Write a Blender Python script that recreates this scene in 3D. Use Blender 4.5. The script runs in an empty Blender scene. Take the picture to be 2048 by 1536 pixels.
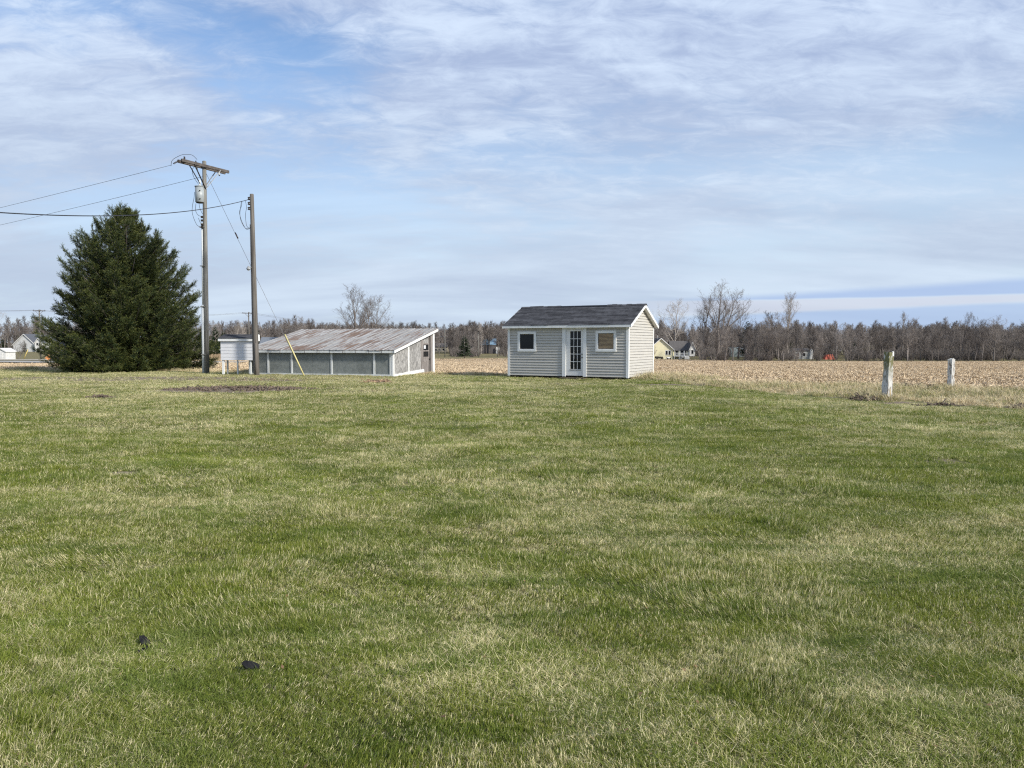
import bpy, math, random
import numpy as np
from mathutils import Vector, Matrix
R = math.radians
scene = bpy.context.scene
C = scene.collection

# ------------------------------------------------------------------ camera
F_PX, CX, CY, HORIZON, EYE = 1538.0, 1024.0, 768.0, 686.0, 1.6   # the photograph's lens and level
PITCH = math.atan((CY - HORIZON) / F_PX)
cam_d = bpy.data.cameras.new('camera')
cam_d.sensor_width = 36.0
cam_d.lens = 36.0 * F_PX / 2048.0
cam_d.clip_start, cam_d.clip_end = 0.05, 20000
cam = bpy.data.objects.new('camera', cam_d); C.objects.link(cam)
cam.location = (0, 0, EYE)
cam.rotation_euler = (R(90) - PITCH, 0, 0)
scene.camera = cam
cy = scene.cycles
cy.max_bounces, cy.diffuse_bounces, cy.glossy_bounces, cy.transmission_bounces = 4, 3, 2, 2
cy.use_adaptive_sampling, cy.adaptive_threshold = True, 0.015
cy.use_denoising = False
cy.sample_clamp_direct, cy.sample_clamp_indirect = 6.0, 2.0
cy.filter_width = 1.2

# ------------------------------------------------------------------ sun, sky, exposure
SUN_EL = 33.0
SUN_XY = Vector((0.82, -0.57)).normalized()
sd = bpy.data.lights.new('sun', 'SUN')
sd.energy = 4.2; sd.angle = R(6.0); sd.color = (1.0, 0.94, 0.84)
sun = bpy.data.objects.new('sun', sd); C.objects.link(sun)
to_sun = Vector((SUN_XY.x * math.cos(R(SUN_EL)), SUN_XY.y * math.cos(R(SUN_EL)), math.sin(R(SUN_EL))))
sun.rotation_euler = to_sun.to_track_quat('Z', 'Y').to_euler()
sun.location = (30, -20, 40)

scene.view_settings.view_transform = 'Standard'
scene.view_settings.look = 'None'
scene.view_settings.exposure = 0.40
scene.view_settings.gamma = 1.0
scene.view_settings.use_curve_mapping = False

world = bpy.data.worlds.new('World'); scene.world = world
world.use_nodes = True

def build_sky():
    nt = world.node_tree; nt.nodes.clear()
    N, L = nt.nodes.new, nt.links.new
    def val(x):
        return x
    def math_(op, a, b=None, c=None, clamp=False):
        n = N('ShaderNodeMath'); n.operation = op; n.use_clamp = clamp
        for i, v in enumerate((a, b, c)):
            if v is None: continue
            if hasattr(v, 'links'): L(v, n.inputs[i])
            else: n.inputs[i].default_value = v
        return n.outputs[0]
    def smooth(x, lo, hi, o0=0.0, o1=1.0):
        n = N('ShaderNodeMapRange'); n.interpolation_type = 'SMOOTHSTEP'
        L(x, n.inputs[0]); n.inputs[1].default_value = lo; n.inputs[2].default_value = hi
        n.inputs[3].default_value = o0; n.inputs[4].default_value = o1
        return n.outputs[0]
    def noise_(vec, scale, detail, rough, dist=0.0):
        n = N('ShaderNodeTexNoise'); n.inputs['Scale'].default_value = scale
        n.inputs['Detail'].default_value = detail; n.inputs['Roughness'].default_value = rough
        n.inputs['Distortion'].default_value = dist
        L(vec, n.inputs['Vector']); return n.outputs['Fac']
    def mapping(vec, loc, rot, sc):
        n = N('ShaderNodeMapping'); L(vec, n.inputs[0])
        n.inputs['Location'].default_value = loc; n.inputs['Rotation'].default_value = rot; n.inputs['Scale'].default_value = sc
        return n.outputs[0]
    def mixc(f, a, b):
        n = N('ShaderNodeMix'); n.data_type = 'RGBA'
        if hasattr(f, 'links'): L(f, n.inputs[0])
        else: n.inputs[0].default_value = f
        for k, v in ((6, a), (7, b)):
            if hasattr(v, 'links'): L(v, n.inputs[k])
            else: n.inputs[k].default_value = (*v, 1)
        return n.outputs[2]
    tc = N('ShaderNodeTexCoord')
    sep = N('ShaderNodeSeparateXYZ'); L(tc.outputs['Generated'], sep.inputs[0])
    dx, dy, dz = sep.outputs
    zz = math_('ADD', math_('MAXIMUM', dz, 0.0), 0.20)
    u = math_('DIVIDE', dx, zz); v = math_('DIVIDE', dy, zz)
    com = N('ShaderNodeCombineXYZ'); L(u, com.inputs[0]); L(v, com.inputs[1])
    P = com.outputs[0]                                    # the cloud deck seen from below
    az = math_('ARCTAN2', dx, dy)                         # 0 ahead, + to the right

    sky = N('ShaderNodeTexSky'); sky.sky_type = 'NISHITA'; sky.sun_disc = False
    sky.sun_elevation = R(SUN_EL)
    sky.sun_rotation = math.atan2(SUN_XY.x, SUN_XY.y)
    sky.air_density = 1.0; sky.dust_density = 0.2; sky.ozone_density = 4.0
    mul = N('ShaderNodeVectorMath'); mul.operation = 'SCALE'; L(sky.outputs[0], mul.inputs[0]); mul.inputs['Scale'].default_value = SKY_STRENGTH
    blue = mul.outputs[0]

    broad = noise_(mapping(P, SKY_OFF, (0, 0, R(-18)), (0.75, 0.95, 1)), 1.15, 4, 0.5, 0.5)
    ripple = noise_(mapping(P, (3.1, 8.2, 0), (0, 0, R(-38)), (3.0, 5.0, 1)), 2.6, 9, 0.66, 0.6)
    streak = noise_(mapping(P, (9.1, 1.2, 0), (0, 0, R(-16)), (0.8, 3.2, 1)), 1.9, 8, 0.58, 0.5)
    tone = noise_(mapping(P, (5.5, 4.4, 0), (0, 0, R(-25)), (1.0, 1.6, 1)), 1.7, 7, 0.58, 0.8)
    dens = math_('ADD', math_('MULTIPLY', broad, 1.10), math_('MULTIPLY', ripple, 0.42))
    dens = math_('ADD', dens, math_('MULTIPLY', streak, 0.24))
    cover = smooth(dens, 0.64, 0.97)
    bright = math_('ADD', math_('MULTIPLY', tone, 0.60), math_('MULTIPLY', ripple, 0.50))
    bright = math_('ADD', bright, math_('MULTIPLY', streak, 0.42))
    bright = smooth(bright, 0.60, 0.97)
    cloud = mixc(bright, (0.30, 0.375, 0.55), (0.53, 0.625, 0.77))
    col = mixc(cover, blue, cloud)
    # the far deck greys out towards the horizon
    low = smooth(dz, 0.05, 0.40, 1.0, 0.0)
    lowtone = noise_(mapping(P, (1.0, 2.0, 0), (0, 0, R(-12)), (0.35, 1.1, 1)), 1.4, 6, 0.5, 0.4)
    lowcol = mixc(smooth(lowtone, 0.36, 0.66), (0.395, 0.47, 0.585), (0.51, 0.60, 0.705))
    col = mixc(math_('MULTIPLY', low, 0.90), col, lowcol)
    # thin level bars of cloud low over the horizon: grey blue bank, pale band, clear strip
    wob = noise_(mapping(P, (0.5, 0.2, 0), (0, 0, 0), (0.9, 0.05, 1)), 1.0, 5, 0.55, 0.0)
    e = math_('ADD', dz, math_('MULTIPLY', math_('SUBTRACT', wob, 0.5), 0.010))
    def line(a0, b0): return math_('SUBTRACT', e, math_('MULTIPLY_ADD', az, b0, a0))      # height above a slanting level
    side = smooth(az, 0.02, 0.34)
    bank_top, bank_bot, band_bot = line(0.0455, 0.038), line(0.0545, -0.004), line(0.0285, 0.026)
    bank = math_('MULTIPLY', smooth(bank_bot, -0.001, 0.002), smooth(bank_top, -0.004, 0.006, 1.0, 0.0))
    band = math_('MULTIPLY', smooth(band_bot, -0.002, 0.003), smooth(bank_bot, -0.002, 0.001, 1.0, 0.0))
    clear = smooth(band_bot, -0.003, 0.002, 1.0, 0.0)
    col = mixc(math_('MULTIPLY', math_('MULTIPLY', bank, side), 0.65), col, (0.27, 0.38, 0.62))
    col = mixc(math_('MULTIPLY', math_('MULTIPLY', band, side), 0.60), col, (0.51, 0.53, 0.61))
    col = mixc(math_('MULTIPLY', math_('MULTIPLY', clear, side), 0.65), col, (0.31, 0.42, 0.63))
    bg = N('ShaderNodeBackground'); L(col, bg.inputs[0]); bg.inputs[1].default_value = 1.0
    out = N('ShaderNodeOutputWorld'); L(bg.outputs[0], out.inputs[0])

SKY_STRENGTH = 0.13
SKY_OFF = (1.95, 0.55, 0.0)
build_sky()

# ------------------------------------------------------------------ helpers
def at(px, py, Y):
    """point of the world at depth Y that the photograph shows at pixel px, py"""
    a, b = (px - CX) / F_PX, (CY - py) / F_PX
    d = Vector((a, math.cos(PITCH) + b * math.sin(PITCH), -math.sin(PITCH) + b * math.cos(PITCH)))
    return Vector((0, 0, EYE)) + d * (Y / d.y)

def _hash(ix, iy, seed):
    h = (ix.astype(np.int64) * 374761393 + iy.astype(np.int64) * 668265263 + seed * 974634757) & 0x7fffffff
    h = ((h ^ (h >> 13)) * 1274126177) & 0x7fffffff
    return ((h ^ (h >> 16)) & 0xffff) / 65535.0

def vnoise(x, y, seed=0):
    x = np.asarray(x, float); y = np.asarray(y, float)
    ix, iy = np.floor(x), np.floor(y)
    fx, fy = x - ix, y - iy
    fx = fx * fx * (3 - 2 * fx); fy = fy * fy * (3 - 2 * fy)
    a, b = _hash(ix, iy, seed), _hash(ix + 1, iy, seed)
    c, d = _hash(ix, iy + 1, seed), _hash(ix + 1, iy + 1, seed)
    return (a + (b - a) * fx) * (1 - fy) + (c + (d - c) * fx) * fy

def fbm(x, y, seed=0, o=4):
    s, a, t = 0, 1.0, 0
    for i in range(o):
        s = s + a * vnoise(np.asarray(x) * 2 ** i, np.asarray(y) * 2 ** i, seed + i); t += a; a *= 0.5
    return s / t

def sstep(x, a, b):
    t = np.clip((np.asarray(x, float) - a) / (b - a), 0, 1)
    return t * t * (3 - 2 * t)

LAWN_X = [-60, -30, -17, -6, 0, 5.6, 6.6, 7.2, 8.2, 10.2, 12.4, 20, 40]
LAWN_Y = [46, 46, 42.3, 38.6, 37.4, 34.5, 32.0, 28.6, 23.9, 20.9, 18.6, 15, 12]
FIELD_X = [-60, -30, -17, -6, 0, 5, 6.4, 8, 10.2, 15.4, 17, 30, 60]
FIELD_Y = [47, 47, 43.6, 39.4, 38.0, 37.0, 34.8, 31.6, 29.4, 27.0, 25.6, 20, 18]
def lawn_edge(x): return np.interp(x, LAWN_X, LAWN_Y)
def field_edge(x): return np.interp(x, FIELD_X, FIELD_Y)
def far_edge(x, y):                                  # where the stubble stops
    r = np.asarray(x) / np.maximum(np.asarray(y), 1.0)
    return np.interp(r, [-0.9, -0.56, -0.5, -0.2, 0.0, 0.2, 0.4, 0.66, 1.0], [79, 79, 150, 230, 240, 222, 204, 196, 190])

# bare patches of the lawn: x, y, half width, half depth, strength
def ground_xy(px, py):
    p = at(px, py, 1.0) - Vector((0, 0, EYE)); t = -EYE / p.z
    return p.x * t, p.y * t
SOIL = []
for px, py, hw, hd, s in ((480, 780, 2.8, 2.0, 1.0), (700, 778, 2.6, .7, .5), (230, 758, 8.0, 2.6, .64), (470, 759, 5.0, 2.0, .60),
                          (755, 763, .8, .8, .9), (197, 797, .55, .5, .9), (255, 950, .20, .16, .8), (40, 758, 5, 2.4, .60), (1350, 770, 2.5, .8, .75), (1120, 768, 2.2, .5, .55),
                          (1885, 922, .55, .3, .6), (1560, 935, .6, .22, .45), (1780, 806, 1.0, .4, .8), (1900, 812, .8, .35, .8)):
    gx, gy = ground_xy(px, py); SOIL.append((gx, gy, hw, hd, s))
def soil_at(x, y):
    s = np.zeros_like(np.asarray(x, float))
    for k, (gx, gy, hw, hd, st) in enumerate(SOIL):
        d = np.sqrt(((x - gx) / hw) ** 2 + ((y - gy) / hd) ** 2)
        d = d + (fbm(x / hw * 2.2 + k * 7, y / hd * 2.2, 40 + k, 3) - 0.5) * 1.1
        s = np.maximum(s, st * sstep(d, 1.05, 0.6))
    return s

def H(x, y):
    x = np.asarray(x, float); y = np.asarray(y, float)
    y0 = np.interp(x, [-60, -30, -17, -6, 0, 6, 12, 40], [47, 47, 43, 38.5, 37, 34, 28, 26])
    r = x / np.maximum(y, 1.0)
    zf = -2.4 - 0.8 * sstep(r, -0.45, -0.1)
    z = zf * np.clip((y - y0) / (200 - y0), 0, 1)
    near = sstep(y, 60, 42)
    z = z + near * ((fbm(x * 0.16, y * 0.16, 3, 3) - 0.5) * 0.10 + (fbm(x * 0.9, y * 0.9, 9, 3) - 0.5) * 0.05 + (fbm((x * .8 + y * .6) * 1.9, (y * .8 - x * .6) * .5, 11, 2) - .5) * .045)
    z = z + (1 - near) * (fbm(x * 0.05, y * 0.05, 17, 3) - 0.5) * 0.25
    z = z + near * 0.05 * soil_at(x, y) * (fbm(x * 3.0, y * 3.0, 21, 3) - 0.35)
    rough = sstep(y - lawn_edge(x), 0, .6) * sstep(field_edge(x) - y, -.5, .5)
    z = z + rough * (fbm(x * 1.3, y * 1.3, 30, 3) - 0.4) * 0.16
    return z
def h1(x, y): return float(H(np.array([x]), np.array([y]))[0])

class MB:
    def __init__(self): self.v, self.f, self.s = [], [], []
    def add(self, vs, fs, smooth=False):
        o = len(self.v); self.v += [tuple(p) for p in vs]
        self.f += [tuple(i + o for i in q) for q in fs]; self.s += [smooth] * len(fs); return self
    def box(self, x0, x1, y0, y1, z0, z1):
        return self.hexa([(x0, y0, z0), (x1, y0, z0), (x1, y1, z0), (x0, y1, z0), (x0, y0, z1), (x1, y0, z1), (x1, y1, z1), (x0, y1, z1)])
    def hexa(self, p):
        return self.add(p, [(0, 3, 2, 1), (4, 5, 6, 7), (0, 1, 5, 4), (1, 2, 6, 5), (2, 3, 7, 6), (3, 0, 4, 7)])
    def prism(self, poly, axis, a, b):
        """poly of 2-D points swept along axis 0/1/2 from a to b"""
        n = len(poly)
        def p3(q, t):
            q = list(q); q.insert(axis, t); return q
        vs = [p3(q, a) for q in poly] + [p3(q, b) for q in poly]
        fs = [tuple(range(n)), tuple(range(2 * n - 1, n - 1, -1))] + [(i, i + n, (i + 1) % n + n, (i + 1) % n) for i in range(n)]
        return self.add(vs, fs)
    def tube(self, pts, rad, sides=6, cap=True, smooth=True):
        pts = [Vector(p) for p in pts]; n = len(pts)
        if not hasattr(rad, '__len__'): rad = [rad] * n
        vs, fs = [], []
        up = None
        for i, p in enumerate(pts):
            d = (pts[min(i + 1, n - 1)] - pts[max(i - 1, 0)])
            d = d.normalized() if d.length > 1e-9 else Vector((0, 0, 1))
            a = d.cross(Vector((0, 0, 1)) if abs(d.z) < 0.9 else Vector((1, 0, 0)))
            if up is not None and a.dot(up) < 0: a = -a
            a.normalize(); up = a; b = d.cross(a)
            for k in range(sides):
                t = 2 * math.pi * k / sides
                vs.append(p + (a * math.cos(t) + b * math.sin(t)) * rad[i])
        for i in range(n - 1):
            for k in range(sides):
                k2 = (k + 1) % sides
                fs.append((i * sides + k, i * sides + k2, (i + 1) * sides + k2, (i + 1) * sides + k))
        self.add(vs, fs, smooth)
        if cap:
            o = len(self.v) - len(vs)
            self.f += [tuple(o + k for k in range(sides - 1, -1, -1)), tuple(o + (n - 1) * sides + k for k in range(sides))]
            self.s += [False, False]
        return self
    def bar(self, a, b, w, t=None):
        """square bar between two points"""
        a, b = Vector(a), Vector(b); t = t or w
        d = (b - a).normalized(); s = d.cross(Vector((0, 0, 1)) if abs(d.z) < 0.95 else Vector((0, 1, 0))).normalized(); u = s.cross(d)
        p = []
        for q in (a, b):
            p += [q - s * w / 2 - u * t / 2, q + s * w / 2 - u * t / 2, q + s * w / 2 + u * t / 2, q - s * w / 2 + u * t / 2]
        return self.add(p, [(0, 1, 2, 3), (7, 6, 5, 4), (0, 4, 5, 1), (1, 5, 6, 2), (2, 6, 7, 3), (3, 7, 4, 0)])
    def mesh(self, name, m=None):
        me = bpy.data.meshes.new(name); me.from_pydata(self.v, [], self.f)
        me.polygons.foreach_set('use_smooth', self.s)
        if m: me.materials.append(m)
        me.update(); return me
    def build(self, name, m, parent=None, bevel=0):
        o = bpy.data.objects.new(name, self.mesh(name, m)); C.objects.link(o)
        if parent: o.parent = parent
        if bevel:
            b = o.modifiers.new('bevel', 'BEVEL'); b.width = bevel; b.segments = 1; b.limit_method = 'ANGLE'
        return o

def tag(o, label=None, cat=None, group=None, kind=None):
    if label: o['label'] = label
    if cat: o['category'] = cat
    if group: o['group'] = group
    if kind: o['kind'] = kind
    return o
def empty(name, loc, rz, label, cat, group=None):
    o = bpy.data.objects.new(name, None); C.objects.link(o); o.empty_display_size = 0.3
    o.location = loc; o.rotation_euler = (0, 0, rz)
    return tag(o, label, cat, group)
def mesh_np(name, verts, faces, m=None, smooth=True):
    """faces: (n,3) or (n,4) array"""
    me = bpy.data.meshes.new(name); nv, nf, k = len(verts), len(faces), faces.shape[1]
    me.vertices.add(nv); me.vertices.foreach_set('co', np.asarray(verts, np.float32).ravel())
    me.loops.add(nf * k); me.loops.foreach_set('vertex_index', np.asarray(faces, np.int32).ravel())
    me.polygons.add(nf); me.polygons.foreach_set('loop_start', np.arange(0, nf * k, k, dtype=np.int32))
    me.polygons.foreach_set('use_smooth', np.full(nf, smooth))
    if m: me.materials.append(m)
    me.update(calc_edges=True); return me

def scatter(name, pts, rot, scl, idx, coll, parent=None):
    """one object that sets a copy of a small mesh on each of its points (grass, stubble, needles, far wood)"""
    n = len(pts); me = bpy.data.meshes.new(name); me.vertices.add(n)
    me.vertices.foreach_set('co', np.asarray(pts, np.float32).ravel())
    for nm, tp, d, key in (('rot', 'FLOAT_VECTOR', rot, 'vector'), ('scl', 'FLOAT_VECTOR', scl, 'vector'), ('pick', 'INT', idx, 'value')):
        a = me.attributes.new(nm, tp, 'POINT'); a.data.foreach_set(key, np.asarray(d, np.int32 if tp == 'INT' else np.float32).ravel())
    o = bpy.data.objects.new(name, me); C.objects.link(o)
    if parent: o.parent = parent
    ng = bpy.data.node_groups.new(name, 'GeometryNodeTree')
    ng.interface.new_socket('Geometry', in_out='INPUT', socket_type='NodeSocketGeometry')
    ng.interface.new_socket('Geometry', in_out='OUTPUT', socket_type='NodeSocketGeometry')
    N, L = ng.nodes.new, ng.links.new
    gi, go, ip, ci = N('NodeGroupInput'), N('NodeGroupOutput'), N('GeometryNodeInstanceOnPoints'), N('GeometryNodeCollectionInfo')
    ci.inputs['Collection'].default_value = coll
    ci.inputs['Separate Children'].default_value = True; ci.inputs['Reset Children'].default_value = True
    L(gi.outputs[0], ip.inputs['Points']); L(ci.outputs[0], ip.inputs['Instance']); ip.inputs['Pick Instance'].default_value = True
    for nm, tp, sock in (('rot', 'FLOAT_VECTOR', 'Rotation'), ('scl', 'FLOAT_VECTOR', 'Scale'), ('pick', 'INT', 'Instance Index')):
        a = N('GeometryNodeInputNamedAttribute'); a.data_type = tp; a.inputs[0].default_value = nm
        out = [s for s in a.outputs if s.enabled and s.name == 'Attribute'][0]
        L(out, ip.inputs[sock])
    L(ip.outputs[0], go.inputs[0])
    mod = o.modifiers.new('scatter', 'NODES'); mod.node_group = ng
    return o
def proto_coll(name, meshes):
    """meshes for scatter(), held outside the scene"""
    c = bpy.data.collections.new(name)
    for i, me in enumerate(meshes):
        o = bpy.data.objects.new('%s_%02d' % (name, i), me); c.objects.link(o)
    return c

# ------------------------------------------------------------------ materials
class NT:
    def __init__(self, name):
        self.m = bpy.data.materials.new(name); self.m.use_nodes = True
        self.t = self.m.node_tree; self.b = self.t.nodes['Principled BSDF']
        self.out = self.t.nodes['Material Output']
    def n(self, k): return self.t.nodes.new(k)
    def l(self, a, b): self.t.links.new(a, b)
    def pos(self): return self.n('ShaderNodeNewGeometry').outputs['Position']
    def obj(self): return self.n('ShaderNodeTexCoord').outputs['Object']
    def map(self, v, sc=(1, 1, 1), rot=(0, 0, 0), loc=(0, 0, 0)):
        n = self.n('ShaderNodeMapping'); self.l(v, n.inputs[0]); n.inputs['Scale'].default_value = sc
        n.inputs['Rotation'].default_value = rot; n.inputs['Location'].default_value = loc; return n.outputs[0]
    def noise(self, v, scale, detail=4, rough=.55, dist=0):
        n = self.n('ShaderNodeTexNoise'); self.l(v, n.inputs['Vector']); n.inputs['Scale'].default_value = scale
        n.inputs['Detail'].default_value = detail; n.inputs['Roughness'].default_value = rough; n.inputs['Distortion'].default_value = dist
        return n.outputs['Fac']
    def ss(self, x, a, b, o0=0., o1=1.):
        n = self.n('ShaderNodeMapRange'); n.interpolation_type = 'SMOOTHSTEP'; self.l(x, n.inputs[0])
        for i, v in enumerate((a, b, o0, o1)): n.inputs[i + 1].default_value = v
        return n.outputs[0]
    def math(self, op, a, b=None, clamp=False):
        n = self.n('ShaderNodeMath'); n.operation = op; n.use_clamp = clamp
        for i, v in enumerate((a, b)):
            if v is None: continue
            if hasattr(v, 'links'): self.l(v, n.inputs[i])
            else: n.inputs[i].default_value = v
        return n.outputs[0]
    def mix(self, f, a, b):
        n = self.n('ShaderNodeMix'); n.data_type = 'RGBA'
        for k, v in ((0, f), (6, a), (7, b)):
            if hasattr(v, 'links'): self.l(v, n.inputs[k])
            else: n.inputs[k].default_value = v if k == 0 else (*v, 1)
        return n.outputs[2]
    def attr(self, name):
        n = self.n('ShaderNodeAttribute'); n.attribute_name = name; return n.outputs['Fac']
    def rand(self): return self.n('ShaderNodeObjectInfo').outputs['Random']
    def col(self, c):
        if hasattr(c, 'links'): self.l(c, self.b.inputs['Base Color'])
        else: self.b.inputs['Base Color'].default_value = (*c, 1)
    def set(self, rough=.7, spec=.3, metal=0.):
        self.b.inputs['Roughness'].default_value = rough; self.b.inputs['Specular IOR Level'].default_value = spec
        self.b.inputs['Metallic'].default_value = metal
    def bump(self, h, strength=.3, dist=.01):
        n = self.n('ShaderNodeBump'); n.inputs['Strength'].default_value = strength; n.inputs['Distance'].default_value = dist
        self.l(h, n.inputs['Height']); self.l(n.outputs[0], self.b.inputs['Normal'])

def plain(name, c, c2=None, scale=3., sc=(1, 1, 1), rough=.7, spec=.3, metal=0., bump=0., lo=.35, hi=.65, rnd=0., detail=5):
    """paint, wood or metal: two tones of itself mixed by grain"""
    t = NT(name); t.set(rough, spec, metal)
    c2 = c2 or tuple(x * .82 for x in c)
    v = t.noise(t.map(t.obj(), sc), scale, detail, .6)
    k = t.mix(t.ss(v, lo, hi), c, c2)
    if rnd:
        hsv = t.n('ShaderNodeHueSaturation'); t.l(k, hsv.inputs['Color'])
        t.l(t.ss(t.rand(), 0, 1, 1 - rnd, 1 + rnd), hsv.inputs['Value']); k = hsv.outputs[0]
    t.col(k)
    if bump: t.bump(v, bump, .01)
    return t.m

# ------------------------------------------------------------------ ground
def lawn_dead(t, p):
    """how dry the turf is at a place: 0 lush, 1 straw"""
    a = t.noise(t.map(p, (1, 1, 0)), 0.16, 3, .5, .3)
    b = t.noise(t.map(p, (1, 1.4, 0), (0, 0, .4)), 0.75, 4, .6, .4)
    c = t.noise(t.map(p, (1, 1, 0), (0, 0, .2)), 3.4, 4, .65, .5)
    s = t.math('ADD', t.math('MULTIPLY', a, 1.0), t.math('MULTIPLY', b, .95))
    s = t.math('ADD', s, t.math('MULTIPLY', c, .85))
    q = t.n('ShaderNodeSeparateXYZ'); t.l(p, q.inputs[0])             # thin, trampled turf in front of the buildings
    s = t.math('ADD', s, t.math('MULTIPLY', t.ss(q.outputs[1], 15, 33), t.ss(q.outputs[0], 9, -3, 0, .24)))
    return t.ss(s, 1.14, 1.74)

def ground_material():
    t = NT('ground'); t.set(.95, .1)
    p = t.pos()
    fine = t.noise(p, 14, 6, .7); mid = t.noise(p, 2.2, 5, .65, .3)
    turf = t.mix(lawn_dead(t, p), (.070, .085, .022), (.25, .21, .115))
    turf = t.mix(t.ss(fine, .4, .7), turf, (.09, .085, .04))
    soil = t.mix(t.ss(fine, .3, .7), (.13, .10, .078), (.26, .21, .165))
    strw = t.noise(t.map(p, (2.0, 5.0, 2.0)), 2.4, 7, .72, .5)
    field = t.mix(t.ss(strw, .40, .58), (.22, .168, .118), (.50, .40, .275))
    field = t.mix(t.ss(mid, .45, .75, 0, .45), field, (.33, .25, .175))
    rough = t.mix(t.ss(mid, .38, .6), (.40, .33, .20), (.17, .17, .065))
    rough = t.mix(t.ss(fine, .52, .7, 0, .6), rough, (.10, .075, .05))
    verge = t.mix(t.ss(mid, .35, .65), (.13, .125, .05), (.22, .18, .11))
    wob = t.math('MULTIPLY', t.math('SUBTRACT', mid, .5), .9)
    def msk(nm, lo=.4, hi=.6): return t.ss(t.math('ADD', t.attr(nm), wob), lo, hi)
    c = t.mix(msk('rough'), turf, rough)
    c = t.mix(msk('field'), c, field)
    c = t.mix(msk('verge'), c, verge)
    c = t.mix(t.ss(t.math('ADD', t.attr('soil'), t.math('MULTIPLY', wob, .6)), .15, .7), c, soil)
    t.col(c)
    t.bump(t.math('ADD', fine, strw), .5, .04)
    return t.m

def build_ground():
    ys = np.concatenate([np.arange(-60, 0, 5), np.arange(0, 50, .2), np.arange(50, 100, 1.0), np.arange(100, 300, 5), np.geomspace(300, 9000, 30)])
    xh = np.concatenate([np.arange(0, 34, .25), np.arange(34, 90, 2.0), np.geomspace(90, 9000, 32)])
    xs = np.concatenate([-xh[:0:-1], xh])
    X, Y = np.meshgrid(xs, ys); X = X.ravel(); Y = Y.ravel()
    nx, ny = len(xs), len(ys)
    i = (np.arange(ny - 1)[:, None] * nx + np.arange(nx - 1)[None, :]).ravel()
    faces = np.stack([i, i + 1, i + nx + 1, i + nx], 1)
    me = mesh_np('ground', np.stack([X, Y, H(X, Y)], 1), faces, ground_material())
    n = (fbm(X * .5, Y * .5, 50, 3) - .5) * 1.6
    le, fe, xe = lawn_edge(X), field_edge(X), far_edge(X, Y)
    def put(nm, v):
        a = me.attributes.new(nm, 'FLOAT', 'POINT'); a.data.foreach_set('value', np.asarray(v, np.float32))
    put('rough', sstep(Y - le + n * .5, -.25, .25))
    put('field', sstep(Y - fe + n, -.5, .5))
    put('verge', sstep(Y - xe + n * 2, -2, 2))
    put('soil', soil_at(X, Y))
    o = bpy.data.objects.new('ground', me); C.objects.link(o)
    o['kind'] = 'structure'; o['label'] = 'mown lawn running out to a corn stubble field'
build_ground()

def strip(name, x0, x1, yc, w, m, lift, label):
    """a flat lane laid over the land, following it"""
    xs = np.linspace(x0, x1, 60); v, f = [], []
    for i, x in enumerate(xs):
        y = yc(x)
        for k, d in enumerate((-w / 2, -w / 4, 0, w / 4, w / 2)):
            v.append((x, y + d, h1(x, y) + lift + .04 * (1 - abs(k - 2) / 2)))
    f = [(i * 5 + k, (i + 1) * 5 + k, (i + 1) * 5 + k + 1, i * 5 + k + 1) for i in range(59) for k in range(4)]
    o = MB().add(v, f, True).build(name, m); return tag(o, label, None, None, 'structure')
m_road = plain('road_asphalt', (.36, .35, .33), (.27, .265, .25), 1.2, rough=.9, spec=.2)
m_gravel = plain('drive_gravel', (.46, .43, .37), (.33, .30, .25), 3, rough=.95, spec=.1)
strip('road', -160, -30, lambda x: 85 + .04 * (x + 60), 6.0, m_road, .12, 'pale country road beyond the stubble past the spruce')
strip('driveway', -150, -55, lambda x: 137 + .03 * (x + 60), 5.0, m_gravel, .12, 'pale gravel driveway beyond the road')

# ------------------------------------------------------------------ grass
rng = np.random.default_rng(7)
def tuft_mesh(name, seed, n, rad, h0, h1_, w, lean, m, flat=0.0):
    r = np.random.default_rng(seed); V, F, B = [], [], []
    for k in range(n):
        a = r.uniform(0, 2 * np.pi); q = rad * np.sqrt(r.uniform(0, 1))
        base = np.array([q * np.cos(a), q * np.sin(a), -.004])
        la = r.uniform(0, 2 * np.pi); ln = abs(r.normal(0, lean)) + .08
        h = r.uniform(h0, h1_); ww = w * r.uniform(.6, 1.3)
        d = np.array([np.cos(la), np.sin(la), 0]); s = np.array([-d[1], d[0], 0]) * ww / 2
        if r.uniform() < .6:
            ta = r.uniform(0, 6.28); s = np.array([np.cos(ta), np.sin(ta), 0]) * ww / 2
        fl = flat > r.uniform()
        lift = .25 if fl else 1.0
        ln = ln + (.8 if fl else 0)
        m1 = base + d * h * ln * .35 + np.array([0, 0, h * .6 * lift]); tip = base + d * h * ln + np.array([0, 0, h * (1 - .25 * min(ln, 1)) * lift])
        o = len(V); V += [base - s, base + s, m1 + s * .8, m1 - s * .8, tip]
        F += [(o, o + 1, o + 2), (o, o + 2, o + 3), (o + 3, o + 2, o + 4)]
        b = r.uniform(); B += [b] * 5
    me = mesh_np(name, np.array(V), np.array(F), m, True)
    at_ = me.attributes.new('blade', 'FLOAT', 'POINT'); at_.data.foreach_set('value', np.array(B, np.float32))
    return me

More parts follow.
